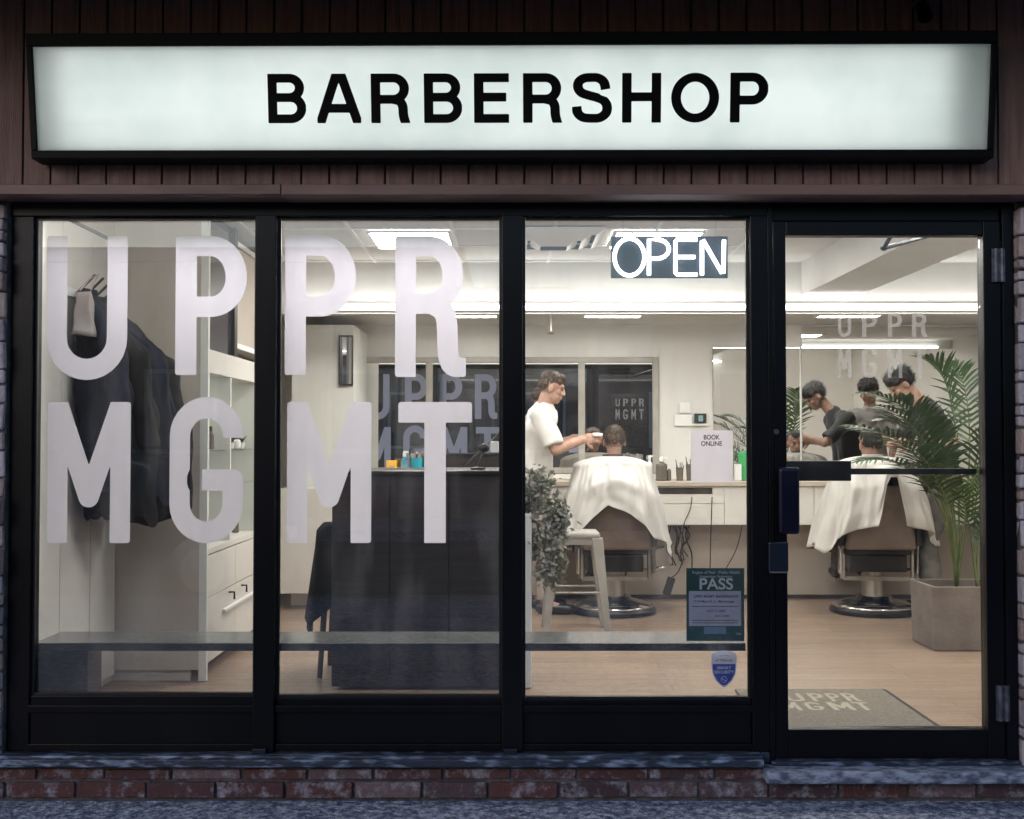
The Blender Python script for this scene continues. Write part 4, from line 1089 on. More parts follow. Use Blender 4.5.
# cables
def cable(label, pts, r=.004):
    o = obj('power_cable', (lambda bm: (tube(bm, crom3(pts), r, 6), bm)[1])(NB()), M['cable'], smooth=True)
    tag(o, label, 'cable')
def crom3(P, n=8):
    out = []; Q = [P[0]] + list(P) + [P[-1]]; Q = [np.array(q) for q in Q]
    for i in range(1, len(Q) - 2):
        p0, p1, p2, p3 = Q[i - 1:i + 3]
        for k in range(n):
            t = k / n; out.append(Vector(.5 * ((2 * p1) + (-p0 + p2) * t + (2 * p0 - 5 * p1 + 4 * p2 - p3) * t * t + (-p0 + 3 * p1 - 3 * p2 + p3) * t ** 3)))
    out.append(Vector(P[-1])); return out
cy = 4.34
cable('thin cable curving down from the drawer slot beside the white cape', [at(692, 497, cy), at(690, 510, cy), at(684, 524, cy), at(682, 545, 4.5), at(684, 560, 4.55)])
cable('straight thin cable dropping from the drawer slot to the floor', [at(712, 497, cy), at(711, 530, cy), at(710, 570, 4.5), at(709, 596, 4.55)])
cable('thin cable hanging diagonally under the drawers near the pass notice', [at(742, 527, cy), at(736, 550, 4.5), at(722, 575, 4.55), at(712, 590, 4.55)])
tg = thing('cable_tangle', 'tangle of black cables and a power brick under the drawers beside the cape', 'cables', at(678, 550, 4.5))
rr = random.Random(4)
for q in range(9):
    x = 668 + q * 2.6
    pts = [at(x, 526, 4.46)] + [at(x + rr.uniform(-5, 6), 526 + (i + 1) * rr.uniform(9, 14), 4.44 + rr.uniform(-.04, .06)) for i in range(3)]
    bm = NB(); tube(bm, crom3(pts), .006, 6); obj('cable', bm, M['cable'], tg, smooth=True)
a = at(669, 586, 4.4); obj('power_brick', B(-.03, .03, -.02, .02, -.07, .07, mtx=Matrix.Translation(a) @ Matrix.Rotation(R(18), 4, 'Y')), M['cable'], tg, bevel=.006)
bm = NB(); tube(bm, crom3([at(684, 558, 4.44), at(678, 572, 4.42), at(671, 578, 4.41)]), .005, 6)
tube(bm, crom3([at(666, 593, 4.4), at(657, 598, 4.3), at(640, 597, 4.2), at(636, 598, 4.1)]), .005, 6); obj('cable', bm, M['cable'], tg, smooth=True)

# ================================================================== BARBER CHAIRS
def barber_chair(x, y, label, rz=0):
    """faces +Y (towards the mirror)"""
    t = thing('barber_chair', label, 'barber chair', (0, 0, 0), group='barber chairs facing the mirrors')
    K = dict(local=True)
    bm = NB(); lathe(bm, [(.30, .002), (.315, .008), (.315, .03), (.30, .045)], 48); obj('base_rim', bm, M['leather_blk'], t, **K)
    bm = NB(); lathe(bm, [(.298, .046), (.29, .06), (.22, .085), (.14, .1), (.125, .125), (.11, .13)], 48); obj('base_plate', bm, M['chrome'], t, smooth=True, **K)
    bm = NB(); lathe(bm, [(.085, .131), (.085, .36), (.075, .365), (.075, .40)], 32); obj('pump_column', bm, M['brushed'], t, smooth=False, **K)
    bm = NB(); tube(bm, [(.07, -.05, .33), (.16, -.09, .32), (.30, -.09, .325)], .009, 8); tube(bm, [(.29, -.09, .325), (.37, -.09, .33)], .014, 8); obj('pump_lever', bm, M['chrome'], t, smooth=True, **K)
    obj('seat_frame', B(-.23, .23, -.18, .26, .435, .475), M['leather_blk'], t, bevel=.01, **K)
    obj('seat_cushion', B(-.24, .24, -.16, .30, .477, .585), M['leather_blk'], t, bevel=.03, seg=4, **K)
    bk_m = Matrix.Translation((0, -.2, .475)) @ Matrix.Rotation(R(5), 4, 'X')
    bm = NB(); bv = box(bm, -.25, .25, -.055, .03, .0, .46)
    for v in bv:
        if v.co.z > .3: v.co.x *= .8
        v.co = bk_m @ v.co
    obj('backrest', bm, M['leather'], t, bevel=.03, seg=4, **K)
    obj('under_box', B(-.2, .2, -.17, .12, .31, .432), M['leather_blk'], t, bevel=.01, **K)
    for s in (-1, 1):
        bm = NB(); tube(bm, [(s * .275, -.16, .30), (s * .275, -.16, .68), (s * .275, .2, .70), (s * .275, .2, .42)], .014, 8); obj('arm_frame', bm, M['chrome'], t, **K)
        obj('arm_pad', B(s * .275 - .035, s * .275 + .035, -.2, .24, .70, .74), M['leather_blk'], t, bevel=.014, seg=3, **K)
        obj('side_bracket', B(s * .275 - .02, s * .275 + .02, -.2, -.12, .50, .62), M['leather_blk'], t, bevel=.004, **K)
    bm = NB(); box(bm, -.24, .24, -.135, -.11, .245, .275); tube(bm, [(-.25, -.13, .26), (-.25, -.13, .5)], .02, 8); tube(bm, [(.25, -.13, .26), (.25, -.13, .5)], .02, 8)
    obj('rear_bar', bm, M['brushed'], t, **K)
    bm = NB(); tube(bm, [(-.14, .26, .42), (-.14, .5, .2)], .013, 8); tube(bm, [(.14, .26, .42), (.14, .5, .2)], .013, 8); box(bm, -.18, .18, .46, .6, .17, .19); obj('footrest', bm, M['chrome'], t, **K)
    t.location = (x, y, 0); t.rotation_euler.z = rz
    return t
CH1, CH2 = Vector((.74, 3.86, 0)), Vector((2.65, 3.86, 0))
c1_ = barber_chair(CH1.x, CH1.y, 'barber chair under the seated customer beside the white tee barber', R(3))
def copy_tree(o, parent=None):
    c = o.copy(); COL.objects.link(c); c.parent = parent
    for ch in list(o.children): copy_tree(ch, c)
    return c
c2_ = copy_tree(c1_); c2_.location = (CH2.x, CH2.y, 0); c2_.rotation_euler.z = R(-4)
c2_['label'] = 'barber chair seen through the glass door under the white cape'

# ================================================================== PEOPLE

def hand(bm, wrist, d, n, curl=.6, side=1, k=1.0):
    """palm + five fingers; d = pointing dir, n = palm normal (palm faces n)"""
    d = d.normalized(); n = (n - d * n.dot(d)).normalized(); s = d.cross(n) * side
    c = wrist + d * .045 * k
    rot = Matrix((s, d, n)).transposed()
    ell(bm, c, (.04 * k, .05 * k, .017 * k), 2, rot)
    for i, (off, ln) in enumerate(((-.028, .062), (-.010, .074), (.009, .07), (.027, .054))):
        p = c + s * off + d * .04 * k; q = d.copy()
        for j, f in enumerate((.42, .33, .25)):
            ang = curl * (.5 + .5 * j); q = (q * math.cos(ang) + n * math.sin(ang)).normalized()
            p2 = p + q * ln * f * k * 1.1; cap(bm, p, p2, .0095 * k, .0085 * k, n=10); p = p2
    p = wrist + d * .02 * k - s * .03 * k; q = (d * .6 - s * .8 + n * .3).normalized()
    p2 = p + q * .035 * k; cap(bm, p, p2, .012 * k, .0105 * k, n=10); cap(bm, p2, p2 + (q * .4 + d * .7 + n * .5).normalized() * .03 * k, .0105 * k, .009 * k, n=10)

def head_mtx(c, yaw, pitch, roll=0):
    """local head: face +Y, up +Z. yaw 0 = faces +Y, + turns towards -X"""
    return Matrix.Translation(c) @ Matrix.Rotation(yaw, 4, 'Z') @ Matrix.Rotation(roll, 4, 'Y') @ Matrix.Rotation(pitch, 4, 'X')

def person(label, J, head, skin, hair, top, bottom, short=True, shoes=True, hairstyle='fade', beard=False, legs=True, loc=None, tee_hem=.0, long_top=False):
    root = thing('person', label, 'person', loc)
    hm = head_mtx(*head)
    hp = lambda *a: hm @ Vector(a)
    rot = hm.to_3x3()
    # ---- body
    bm = NB()
    ell(bm, hp(0, -.008, .032), (.074, .094, .088), 3, rot)
    ell(bm, hp(0, .03, -.03), (.056, .062, .075), 3, rot)
    ell(bm, hp(0, .058, -.078), (.028, .026, .022), 2, rot)                 # chin
    ell(bm, hp(0, .078, .035), (.05, .016, .012), 2, rot)                   # brow
    cap(bm, hp(0, .086, .022), hp(0, .101, -.016), .009, .0135)              # nose
    ell(bm, hp(.014, .1, -.02), (.008, .01, .007), 2, rot); ell(bm, hp(-.014, .1, -.02), (.008, .01, .007), 2, rot)
    ell(bm, hp(0, .089, -.045), (.023, .01, .006), 2, rot); ell(bm, hp(0, .087, -.056), (.02, .01, .0065), 2, rot)
    for s in (-1, 1):
        ell(bm, hp(s * .077, -.005, .0), (.009, .02, .031), 2, rot @ Matrix.Rotation(R(-12), 3, 'X'))
        ell(bm, hp(s * .042, .06, -.012), (.022, .022, .018), 2, rot)       # cheek
    nb = J['neck']
    cap(bm, nb, hp(0, -.02, -.05), .057, .05)
    ch, pv = J['chest'], J['pelvis']
    sl, sr = J['sh'][0], J['sh'][1]
    cap(bm, nb, (nb + ch) / 2, .058, .095)
    cap(bm, (sl * .75 + sr * .25), (sr * .75 + sl * .25), .075, .075)
    cap(bm, ch, (ch + pv) / 2, .115, .105); cap(bm, (ch + pv) / 2, pv, .105, .12)
    for i in range(2):
        s, e, wr = J['sh'][i], J['el'][i], J['wr'][i]
        cap(bm, s, e, .052, .040); cap(bm, e, wr, .040, .026)
        d = J['hd'][i]; hand(bm, wr, d[0], d[1], d[2], side=(1 if i else -1))
    if legs:
        for i in range(2):
            h_, k_, a_ = J['hip'][i], J['kn'][i], J['an'][i]
            cap(bm, h_, k_, .085, .055); cap(bm, k_, a_, .055, .038); f = J['ft'][i]
            cap(bm, a_, a_ + f * .12 + V(0, 0, -.04), .036, .03)
    body = obj('body', remesh(bm, .0055, 3), M[skin], root, smooth=True)
    # eyes
    for s in (-1, 1):
        bm = NB(); ell(bm, hp(s * .03, .083, .012), (.011, .008, .006), 2, rot); obj('eye', bm, M['eye'], root, smooth=True)
    # ---- hair
    bm = NB()
    if hairstyle == 'fade':
        ell(bm, hp(0, -.008, .06), (.074, .094, .075), 3, rot); ell(bm, hp(0, -.034, .025), (.0755, .072, .06), 3, rot)
        ell(bm, hp(0, .045, .098), (.055, .045, .028), 2, rot)
    else:   # thick longer top
        ell(bm, hp(0, -.012, .07), (.088, .105, .078), 3, rot); ell(bm, hp(0, -.04, .02), (.08, .068, .055), 3, rot)
        ell(bm, hp(0, .052, .095), (.052, .04, .026), 2, rot)
    me = remesh(bm, .006, 1, .007 if hairstyle == 'fade' else .013, 55 if hairstyle == 'fade' else 34, 3)
    rh = random.Random(len(label)); vs_ = me.vertices; n0 = len(vs_)
    bh = NB(); bh.from_mesh(me); bpy.data.meshes.remove(me); bh.verts.ensure_lookup_table()
    down = rot @ V(0, -.7, -.5); base_ = [(v.co.copy(), v.normal.copy()) for v in bh.verts]
    for q in range(2600):
        p_, n_ = base_[rh.randrange(len(base_))]; L_ = rh.uniform(.008, .024) * (1.6 if hairstyle != 'fade' else 1)
        d_2 = (n_ * .45 + down * .6 + V(rh.gauss(0, .35), rh.gauss(0, .35), rh.gauss(0, .35))).normalized(); w_2 = d_2.cross(n_).normalized() * .0011
        bh.faces.new([bh.verts.new(x) for x in (p_ - w_2, p_ + w_2, p_ + d_2 * L_)])
    me = bpy.data.meshes.new('hair'); bh.to_mesh(me); bh.free()
    obj('hair', me, M[hair], root, smooth=True)
    if beard:
        bm = NB(); ell(bm, hp(0, .042, -.062), (.05, .052, .042), 2, rot); obj('beard', remesh(bm, .006, 1, .003, 60), M[hair], root, smooth=True)
    # ---- top
    bm = NB()
    cap(bm, (sl * .82 + sr * .18), (sr * .82 + sl * .18), .086, .086)
    cap(bm, nb - (nb - ch) * .15, (nb + ch) / 2, .085, .12)
    lowc = pv + V(0, 0, -tee_hem)
    ax = (sr - sl).normalized()
    for o_ in (-.05, .05):
        cap(bm, ch + ax * o_, (ch + pv) / 2 + ax * o_, .125, .125); cap(bm, (ch + pv) / 2 + ax * o_, lowc + ax * o_, .125, .14, ball=False)
        ell(bm, (ch + pv) / 2 + ax * o_, (.125,) * 3, 2)
    for i in range(2):
        s, e, wr = J['sh'][i], J['el'][i], J['wr'][i]
        if long_top:
            cap(bm, s, e, .068, .056); cap(bm, e, wr, .056, .038, ball=False)
        else:
            m_ = s.lerp(e, .86); cap(bm, s, m_, .07, .072, ball=False); ell(bm, s, (.072,) * 3, 2)
    me = remesh(bm, .009, 2, .019, 9, 2)
    obj('shirt', me, M[top], root, smooth=True)
    # ---- trousers and shoes
    if legs:
        bm = NB(); cap(bm, J['hip'][0] + V(0, 0, .04), J['hip'][1] + V(0, 0, .04), .11, .11)
        for i in range(2):
            h_, k_, a_ = J['hip'][i], J['kn'][i], J['an'][i]
            cap(bm, h_, k_, .1, .078); cap(bm, k_, a_ + V(0, 0, .02), .078, .066, ball=False); ell(bm, k_, (.078,) * 3, 2)
        obj('trousers', remesh(bm, .011, 2, .012, 10, 4), M[bottom], root, smooth=True)
        for i in range(2):
            a_, f = J['an'][i], J['ft'][i]; a0 = V(a_.x, a_.y, .045)
            bm = NB(); cap(bm, a0 - f * .03, a0 + f * .17 - V(0, 0, .008), .043, .037); me = remesh(bm, .008, 2)
            for v in me.vertices: v.co.z = max(v.co.z, .002)
            obj('shoe', me, M['shoe'], root, smooth=True)
    return root

# barber A: white tee, faces +X (profile to the street), hands at the customer's head
hx = at(551, 389, 3.85)
A = dict(neck=V(.235, 3.86, 1.50), chest=V(.20, 3.88, 1.33), pelvis=V(.16, 3.9, .98),
         sh=(V(.22, 4.05, 1.445), V(.21, 3.69, 1.44)), el=(V(.33, 4.1, 1.2), V(.31, 3.62, 1.185)), wr=(V(.53, 4.0, 1.27), V(.52, 3.77, 1.26)),
         hd=((V(1, -.2, .15), V(0, -1, -.3), .45), (V(1, .2, .15), V(0, 1, -.3), .5)),
         hip=(V(.17, 4.0, .93), V(.17, 3.79, .93)), kn=(V(.22, 4.02, .5), V(.24, 3.76, .5)), an=(V(.2, 4.03, .08), V(.24, 3.74, .08)), ft=(V(1, 0, 0), V(1, 0, 0)))
person('barber in a white tee standing in profile cutting hair at the left chair', A, (V(hx.x, 3.85, hx.z), R(-90), R(-14)), 'skin', 'hair_brown', 'tee_white', 'khaki', loc=(.2, 3.9, 0), tee_hem=.1)
# barber's clipper
ck = thing('clipper', 'small white hair clipper in the hand of the white tee barber', 'clipper', (.6, 3.78, 1.27))
bm = NB(); box(bm, .585, .66, 3.755, 3.785, 1.285, 1.31); obj('clipper_body', bm, M['white_plastic'], ck, bevel=.006)
bm = NB(); box(bm, .661, .672, 3.757, 3.783, 1.288, 1.307); obj('clipper_blade', bm, M['chrome'], ck)

def seated(c, dx=0):
    return dict(neck=c + V(dx, .0, 1.09), chest=c + V(0, -.02, .90), pelvis=c + V(0, -.02, .62),
         sh=(c + V(-.17, -.01, .975), c + V(.17, -.01, .975)), el=(c + V(-.24, .06, .8), c + V(.24, .06, .8)), wr=(c + V(-.14, .26, .76), c + V(.14, .26, .76)),
         hd=((V(.3, 1, 0), V(0, 0, -1), .2), (V(-.3, 1, 0), V(0, 0, -1), .2)),
         hip=(c + V(-.09, .02, .64), c + V(.09, .02, .64)), kn=(c + V(-.11, .42, .62), c + V(.11, .42, .62)), an=(c + V(-.11, .5, .24), c + V(.11, .5, .24)), ft=(V(0, 1, 0), V(0, 1, 0)))
h1 = at(614.5, 443, CH1.y)
def seat_person(label, c, head, hair, skin, style, beard=False):
    J = seated(c)
    r = person(label, J, head, skin, hair, 'tee_black', 'denim', hairstyle=style, beard=beard, loc=(c.x, c.y, .55))
    for o in r.children:
        if o.name.startswith('shoe'):
            i = 1
            me = o.data
            for v in me.vertices: v.co.z += .0
            me.transform(Matrix.Translation((0, 0, .19)))
    return r
seat_person('seated customer with short brown hair in the left barber chair, seen from behind', CH1, (V(h1.x, CH1.y + .01, h1.z), R(0), R(-8)), 'hair_brown', 'skin2', 'fade')
h2 = at(873, 446, CH2.y)
seat_person('seated customer under a white cape in the right barber chair behind the palm', CH2, (V(CH2.x - .01, CH2.y + .01, h2.z), R(4), R(-4)), 'hair_dark', 'skin2', 'fade', True)

# barber B: black tee at right chair, leans left
hb = at(902, 384, 3.8)
Bj = dict(neck=V(3.0, 3.81, 1.51), chest=V(3.11, 3.83, 1.33), pelvis=V(3.16, 3.86, .98),
          sh=(V(3.02, 3.65, 1.44), V(3.09, 4.0, 1.45)), el=(V(3.14, 3.56, 1.23), V(2.86, 4.06, 1.23)), wr=(V(2.84, 3.62, 1.24), V(2.72, 3.95, 1.28)),
          hd=((V(-1, .4, .05), V(0, 1, -.3), .4), (V(-1, -.1, .1), V(0, -1, -.4), .4)),
          hip=(V(3.14, 3.76, .93), V(3.14, 3.96, .93)), kn=(V(3.0, 3.74, .5), V(3.08, 3.98, .5)), an=(V(3.05, 3.72, .08), V(3.12, 3.98, .08)), ft=(V(-1, .1, 0), V(-1, 0, 0)))
person('barber in a black tee standing behind the palm leaning over the draped customer', Bj, (V(hb.x, 3.8, hb.z - .01), R(90), R(-38)), 'skin', 'hair_dark', 'tee_black', 'denim', hairstyle='thick', loc=(3.05, 3.86, 0), tee_hem=.05)
# third person seen in the mirror, stands to the right of the door's view
Cj = dict(neck=V(3.5, 3.3, 1.55), chest=V(3.5, 3.28, 1.36), pelvis=V(3.5, 3.28, 1.0),
          sh=(V(3.32, 3.3, 1.48), V(3.68, 3.3, 1.48)), el=(V(3.27, 3.34, 1.2), V(3.73, 3.34, 1.2)), wr=(V(3.36, 3.52, 1.08), V(3.64, 3.52, 1.08)),
          hd=((V(.2, 1, 0), V(1, 0, -.3), .3), (V(-.2, 1, 0), V(-1, 0, -.3), .3)),
          hip=(V(3.41, 3.28, .95), V(3.59, 3.28, .95)), kn=(V(3.4, 3.3, .5), V(3.6, 3.3, .5)), an=(V(3.4, 3.28, .08), V(3.6, 3.28, .08)), ft=(V(0, 1, 0), V(0, 1, 0)))
person('dark haired person in a light shirt seen in the mirror behind the black tee barber', Cj, (V(3.48, 3.36, 1.72), R(50), R(-24)), 'skin2', 'hair_dark', 'tee_grey', 'denim', hairstyle='thick', loc=(3.5, 3.3, 0), tee_hem=.05)

# ---- capes
def cape(label, c, hemfn, hx_, seed, name='salon_cape', piping=True, split=0):
    t = thing(name, label, 'cape', (c.x, c.y, 1.1), group='white capes over the customers')
    bm = NB(); nU, nV = 176, 34; grid = []
    ztop = 1.155
    for i in range(nU):
        a = 2 * math.pi * i / nU      # 0 = +X, 90 = front (+Y), 270 = back
        hem = hemfn(math.degrees(a)); row = []
        for j in range(nV):
            tt = j / (nV - 1)
            sh = min(1, tt / .28); sm = math.sin(sh * math.pi / 2)
            ca, sa = math.cos(a), math.sin(a); e_ = 1 - .3 * sm; ca = math.copysign(abs(ca) ** e_, ca); sa = math.copysign(abs(sa) ** e_, sa)
            rx = .068 + (.27 - .068) * sm ** 1.3; ry = .068 + ((.27 if sa < 0 else .22) - .068) * sm
            fall = max(0, (tt - .28) / .72)
            z_sh = ztop - .012 - .10 * (sh ** 1.7) * (abs(ca) ** 1.0 * .35 + .55)
            z = z_sh if fall == 0 else z_sh + (hem - z_sh) * fall
            rx += .14 * fall * (1 if hem < .8 else .3); ry += (.12 * min(1, fall * 3) if sa < 0 else .34 * min(1, fall * 1.4))
            fold = (math.sin(a * 9 + seed) * .5 + math.sin(a * 17 + seed * 2) * .3 + mnoise.noise(V(ca * 3, sa * 3, seed)) * .8) * .026 * fall ** .8 * 1.3
            fold += (math.sin(a * 23 + seed * 5) * .5 + math.sin(a * 31 + tt * 3)) * .0045 * sm + mnoise.noise(V(ca * 6, sa * 6, tt * 5 + seed)) * .016 * sm
            fold += (.28 - abs(mnoise.noise(V(ca * 5 + 9, sa * 5, tt * 2.2 + seed * 2)))) * .028 * sm
            wob = mnoise.noise(V(ca * 4 + seed, sa * 4, tt * 4)) * .012 * sm
            p = V(c.x + ca * (rx + fold + wob), c.y + sa * (ry + fold + wob), z)
            row.append(bm.verts.new(p))
        grid.append(row)
    hemline = [grid[i][-1].co.copy() for i in range(nU)]
    for i in range(nU):
        for j in range(nV - 1): bm.faces.new((grid[i][j], grid[(i + 1) % nU][j], grid[(i + 1) % nU][j + 1], grid[i][j + 1]))
    o = obj('cloth', bm, M['cape'], t, smooth=True); s_ = o.modifiers.new('s', 'SOLIDIFY'); s_.thickness = .0018; s_.offset = 1
    if piping:
        bm = NB(); tube(bm, hemline + [hemline[0]], .0035, 6, caps=False); obj('hem_piping', bm, M['piping'], t)
    bm = NB(); tube(bm, [V(c.x + .068 * math.cos(q * math.pi / 12), c.y + .068 * math.sin(q * math.pi / 12), ztop - .008) for q in range(25)], .009, 8, caps=False); obj('neck_band', bm, M['piping' if piping else 'cape'], t)
def lerp_hem(keys):
    def f(a):
        a %= 360
        for (a0, z0), (a1, z1) in zip(keys, keys[1:]):
            if a0 <= a <= a1:
                q = (a - a0) / (a1 - a0); return z0 + (z1 - z0) * q
        return keys[-1][1]
    return f
cape('white cape with dark piping over the customer in the left chair', CH1, lerp_hem([(0, .5), (40, .4), (90, .42), (140, .45), (175, .66), (205, .58), (235, .58), (266, .80), (302, .57), (322, .52), (338, .36), (352, .42), (360, .5)]), 0, 1.3)
cape('plain white cape over the customer seen through the glass door', CH2, lerp_hem([(0, .55), (40, .4), (90, .42), (140, .42), (180, .50), (195, .44), (215, .55), (240, .62), (265, .66), (268.5, 1.0), (275, 1.0), (279, .66), (310, .61), (335, .5), (350, .5), (360, .55)]), 0, 4.1, piping=False)

# ================================================================== STOOL by the window
st = thing('metal_stool', 'grey painted metal stool with splayed legs behind the bushy plant', 'stool', (.36, 2.98, 0))
sc_ = V(.415, 2.98, 0); hw = .155
bm = NB(); box(bm, sc_.x - hw, sc_.x + hw, sc_.y - hw, sc_.y + hw, .62, .665); obj('seat', bm, M['stool'], st, bevel=.018, seg=4)
for sx in (-1, 1):
    for sy in (-1, 1):
        p0 = sc_ + V(sx * .135, sy * .135, .63); p1 = sc_ + V(sx * .20, sy * .2, .003)
        bm = NB(); hexa(bm, [p0 + V(-.036, -.02, 0), p0 + V(.036, -.02, 0), p0 + V(.036, .02, 0), p0 + V(-.036, .02, 0)], [p1 + V(-.02, -.014, 0), p1 + V(.02, -.014, 0), p1 + V(.02, .014, 0), p1 + V(-.02, .014, 0)])
        obj('leg', bm, M['stool'], st, bevel=.004)
bm = NB()
for sy in (-1, 1): tube(bm, [sc_ + V(-.17, sy * .17, .28), sc_ + V(.17, sy * .17, .28)], .007, 8)
for sx in (-1, 1): tube(bm, [sc_ + V(sx * .172, -.17, .25), sc_ + V(sx * .172, .17, .25)], .007, 8)
obj('cross_brace', bm, M['stool'], st)
bm = NB(); box(bm, sc_.x - .14, sc_.x + .14, sc_.y - .148, sc_.y - .142, .585, .634); box(bm, sc_.x - .14, sc_.x + .14, sc_.y + .142, sc_.y + .148, .585, .634); obj('apron', bm, M['stool'], st)

# ================================================================== BUSHY PLANT in tall white planter
pl = thing('bushy_plant', 'dense grey green bushy plant spilling from a tall white planter by the mullion', 'plant', (.02, 1.3, 0))
bm = NB(); box(bm, -.06, .1, 1.27, 1.45, .003, .885); obj('planter', bm, M['planter_white'], pl, bevel=.006)
bm = NB(); tube(bm, [(.04, 1.36, .8), (.1, 1.36, .98), (.17, 1.36, 1.02)], .012, 8); tube(bm, [(.04, 1.36, .86), (.13, 1.34, .84), (.2, 1.33, .6)], .01, 8); obj('stem', bm, M['bark'], pl)
rr = random.Random(11); bmA, bmB = NB(), NB()
lobes = [(at(540, 482, 1.36), .075, .08), (at(546, 505, 1.34), .085, .09), (at(552, 530, 1.33), .085, .10), (at(553, 555, 1.32), .08, .09), (at(548, 575, 1.32), .075, .06), (at(530, 500, 1.38), .07, .08), (at(560, 518, 1.34), .05, .06), (at(532, 545, 1.35), .06, .08)]
for (c, rx, rz) in lobes:
    for q in range(215):
        d = V(rr.gauss(0, 1), rr.gauss(0, 1), rr.gauss(0, 1)).normalized() * abs(rr.gauss(.62, .34))
        p = c + V(d.x * rx, d.y * rx, d.z * rz) * 1.12
        a = V(rr.gauss(0, 1), rr.gauss(0, 1), rr.gauss(0, 1)).normalized(); b_ = a.cross(V(rr.gauss(0, 1), rr.gauss(0, 1), rr.gauss(0, 1))).normalized(); L_ = rr.uniform(.010, .026)
        bmx = bmB if mnoise.noise(p * 18) > .12 else bmA
        quad(bmx, p - a * L_, p - b_ * L_ * .55, p + a * L_, p + b_ * L_ * .55)
obj('foliage', bmA, M['bush'], pl); obj('blossom', bmB, M['bush2'], pl)
# small low plant at the left side of pane 2
pl2 = thing('small_plant', 'small grey leafy plant on the shelving counter behind the letters of the second pane', 'plant', V(-1.68, 3.15, .69))
bmA = NB(); c0 = V(-1.72, 3.1, .82)
for q in range(500):
    d = V(rr.gauss(0, 1), rr.gauss(0, 1), rr.gauss(0, 1)).normalized() * (rr.random() ** .5); p = c0 + V(d.x * .1, d.y * .1, d.z * .17)
    a = V(rr.gauss(0, 1), rr.gauss(0, 1), rr.gauss(0, 1)).normalized(); b_ = a.cross(V(0, rr.gauss(0, 1), 1)).normalized(); L_ = rr.uniform(.012, .024)
    quad(bmA, p - a * L_, p - b_ * L_ * .5, p + a * L_, p + b_ * L_ * .5)
obj('foliage', bmA, M['bush'], pl2); bm = NB(); lathe(bm, [(.05, 0), (.065, .1), (.055, .1)], 18, (-1.72, 3.1, .691)); obj('pot', bm, M['planter_white'], pl2)

# ================================================================== PALM
pm = thing('potted_palm', 'tall palm with arching fronds in a square brown concrete planter', 'plant', (2.75, 2.49, 0))
pc = V(2.75, 2.49, 0); ang = R(-8); hwp = .2
rotm = Matrix.Translation(pc) @ Matrix.Rotation(ang + R(8), 4, 'Z')
bm = NB()
o_ = [(-.235, -.2), (.235, -.2), (.235, .2), (-.235, .2)]
def ringz(f, z): return [rotm @ V(x * f, y * f, z) for x, y in o_]
R0, R1, R2, R3 = ringz(.97, .003), ringz(1, .385), ringz(.9, .385), ringz(.88, .33)
vs = [[bm.verts.new(p) for p in r_] for r_ in (R0, R1, R2, R3)]
for a_, b2 in zip(vs, vs[1:]):
    for k in range(4): bm.faces.new((a_[k], a_[(k + 1) % 4], b2[(k + 1) % 4], b2[k]))
bm.faces.new(vs[0][::-1]); bm.faces.new(vs[-1]); obj('planter', bm, M['planter_concrete'], pm, bevel=.006)
bm = NB(); v_ = [rotm @ V(x * .885, y * .885, .335) for x, y in o_]; quad(bm, *v_); obj('soil', bm, M['soil'], pm)
def frond(base, ctrl, tip, n=26, lw=.019, ll=.24, m='leaf', seed=0, stem0=.45, droop=.5):
    """quadratic rachis; leaflets start at stem0"""
    rr = random.Random(seed); base, ctrl, tip = V(*base), V(*ctrl), V(*tip)
    f = lambda t: base * (1 - t) ** 2 + ctrl * 2 * t * (1 - t) + tip * t * t
    df = lambda t: ((ctrl - base) * (1 - t) + (tip - ctrl) * t).normalized()
    bm = NB(); tube(bm, [f(i / 16) for i in range(17)], .0085, 6, r2=.002)
    st_ = obj('stem', bm, M['stem'], pm, smooth=True)
    bm = NB()
    for i in range(n):
        t = stem0 + (1 - stem0) * (i + .5) / n; p = f(t); d = df(t)
        side = d.cross(V(0, 0, 1)); side = side.normalized() if side.length > .05 else V(1, 0, 0)
        up = side.cross(d).normalized(); q = (i + .5) / n
        L_ = ll * (math.sin(math.pi * (q * .82 + .16)) ** .7) * rr.uniform(.85, 1.1)
        for s in (-1, 1):
            dr = (side * s * .75 + d * (.55 + .5 * q) + up * .25 + V(rr.uniform(-.1, .1), rr.uniform(-.1, .1), rr.uniform(-.08, .08))).normalized()
            nn = dr.cross(d).normalized(); w_ = dr.cross(nn).normalized()
            prev = None; pts = []; pp = p.copy(); dd = dr.copy()
            for k in range(6):
                u = k / 5; wd = lw * .5 * (math.sin(math.pi * min(1, .18 + u * .82)) ** .7 if k < 5 else .05)
                pts.append((pp + w_ * wd, pp + nn * wd * .35, pp - w_ * wd))
                dd = (dd + V(0, 0, -droop * .22)).normalized(); pp = pp + dd * L_ / 5
            vv = [[bm.verts.new(x) for x in r_] for r_ in pts]
            for a_, b2 in zip(vv, vv[1:]):
                bm.faces.new((a_[0], a_[1], b2[1], b2[0])); bm.faces.new((a_[1], a_[2], b2[2], b2[1]))
    obj('frond', bm, M[m], pm, smooth=True)
bz = .34
W_ = lambda px, py, y: tuple(at(px, py, y))
b0 = (pc.x - .02, pc.y, bz)
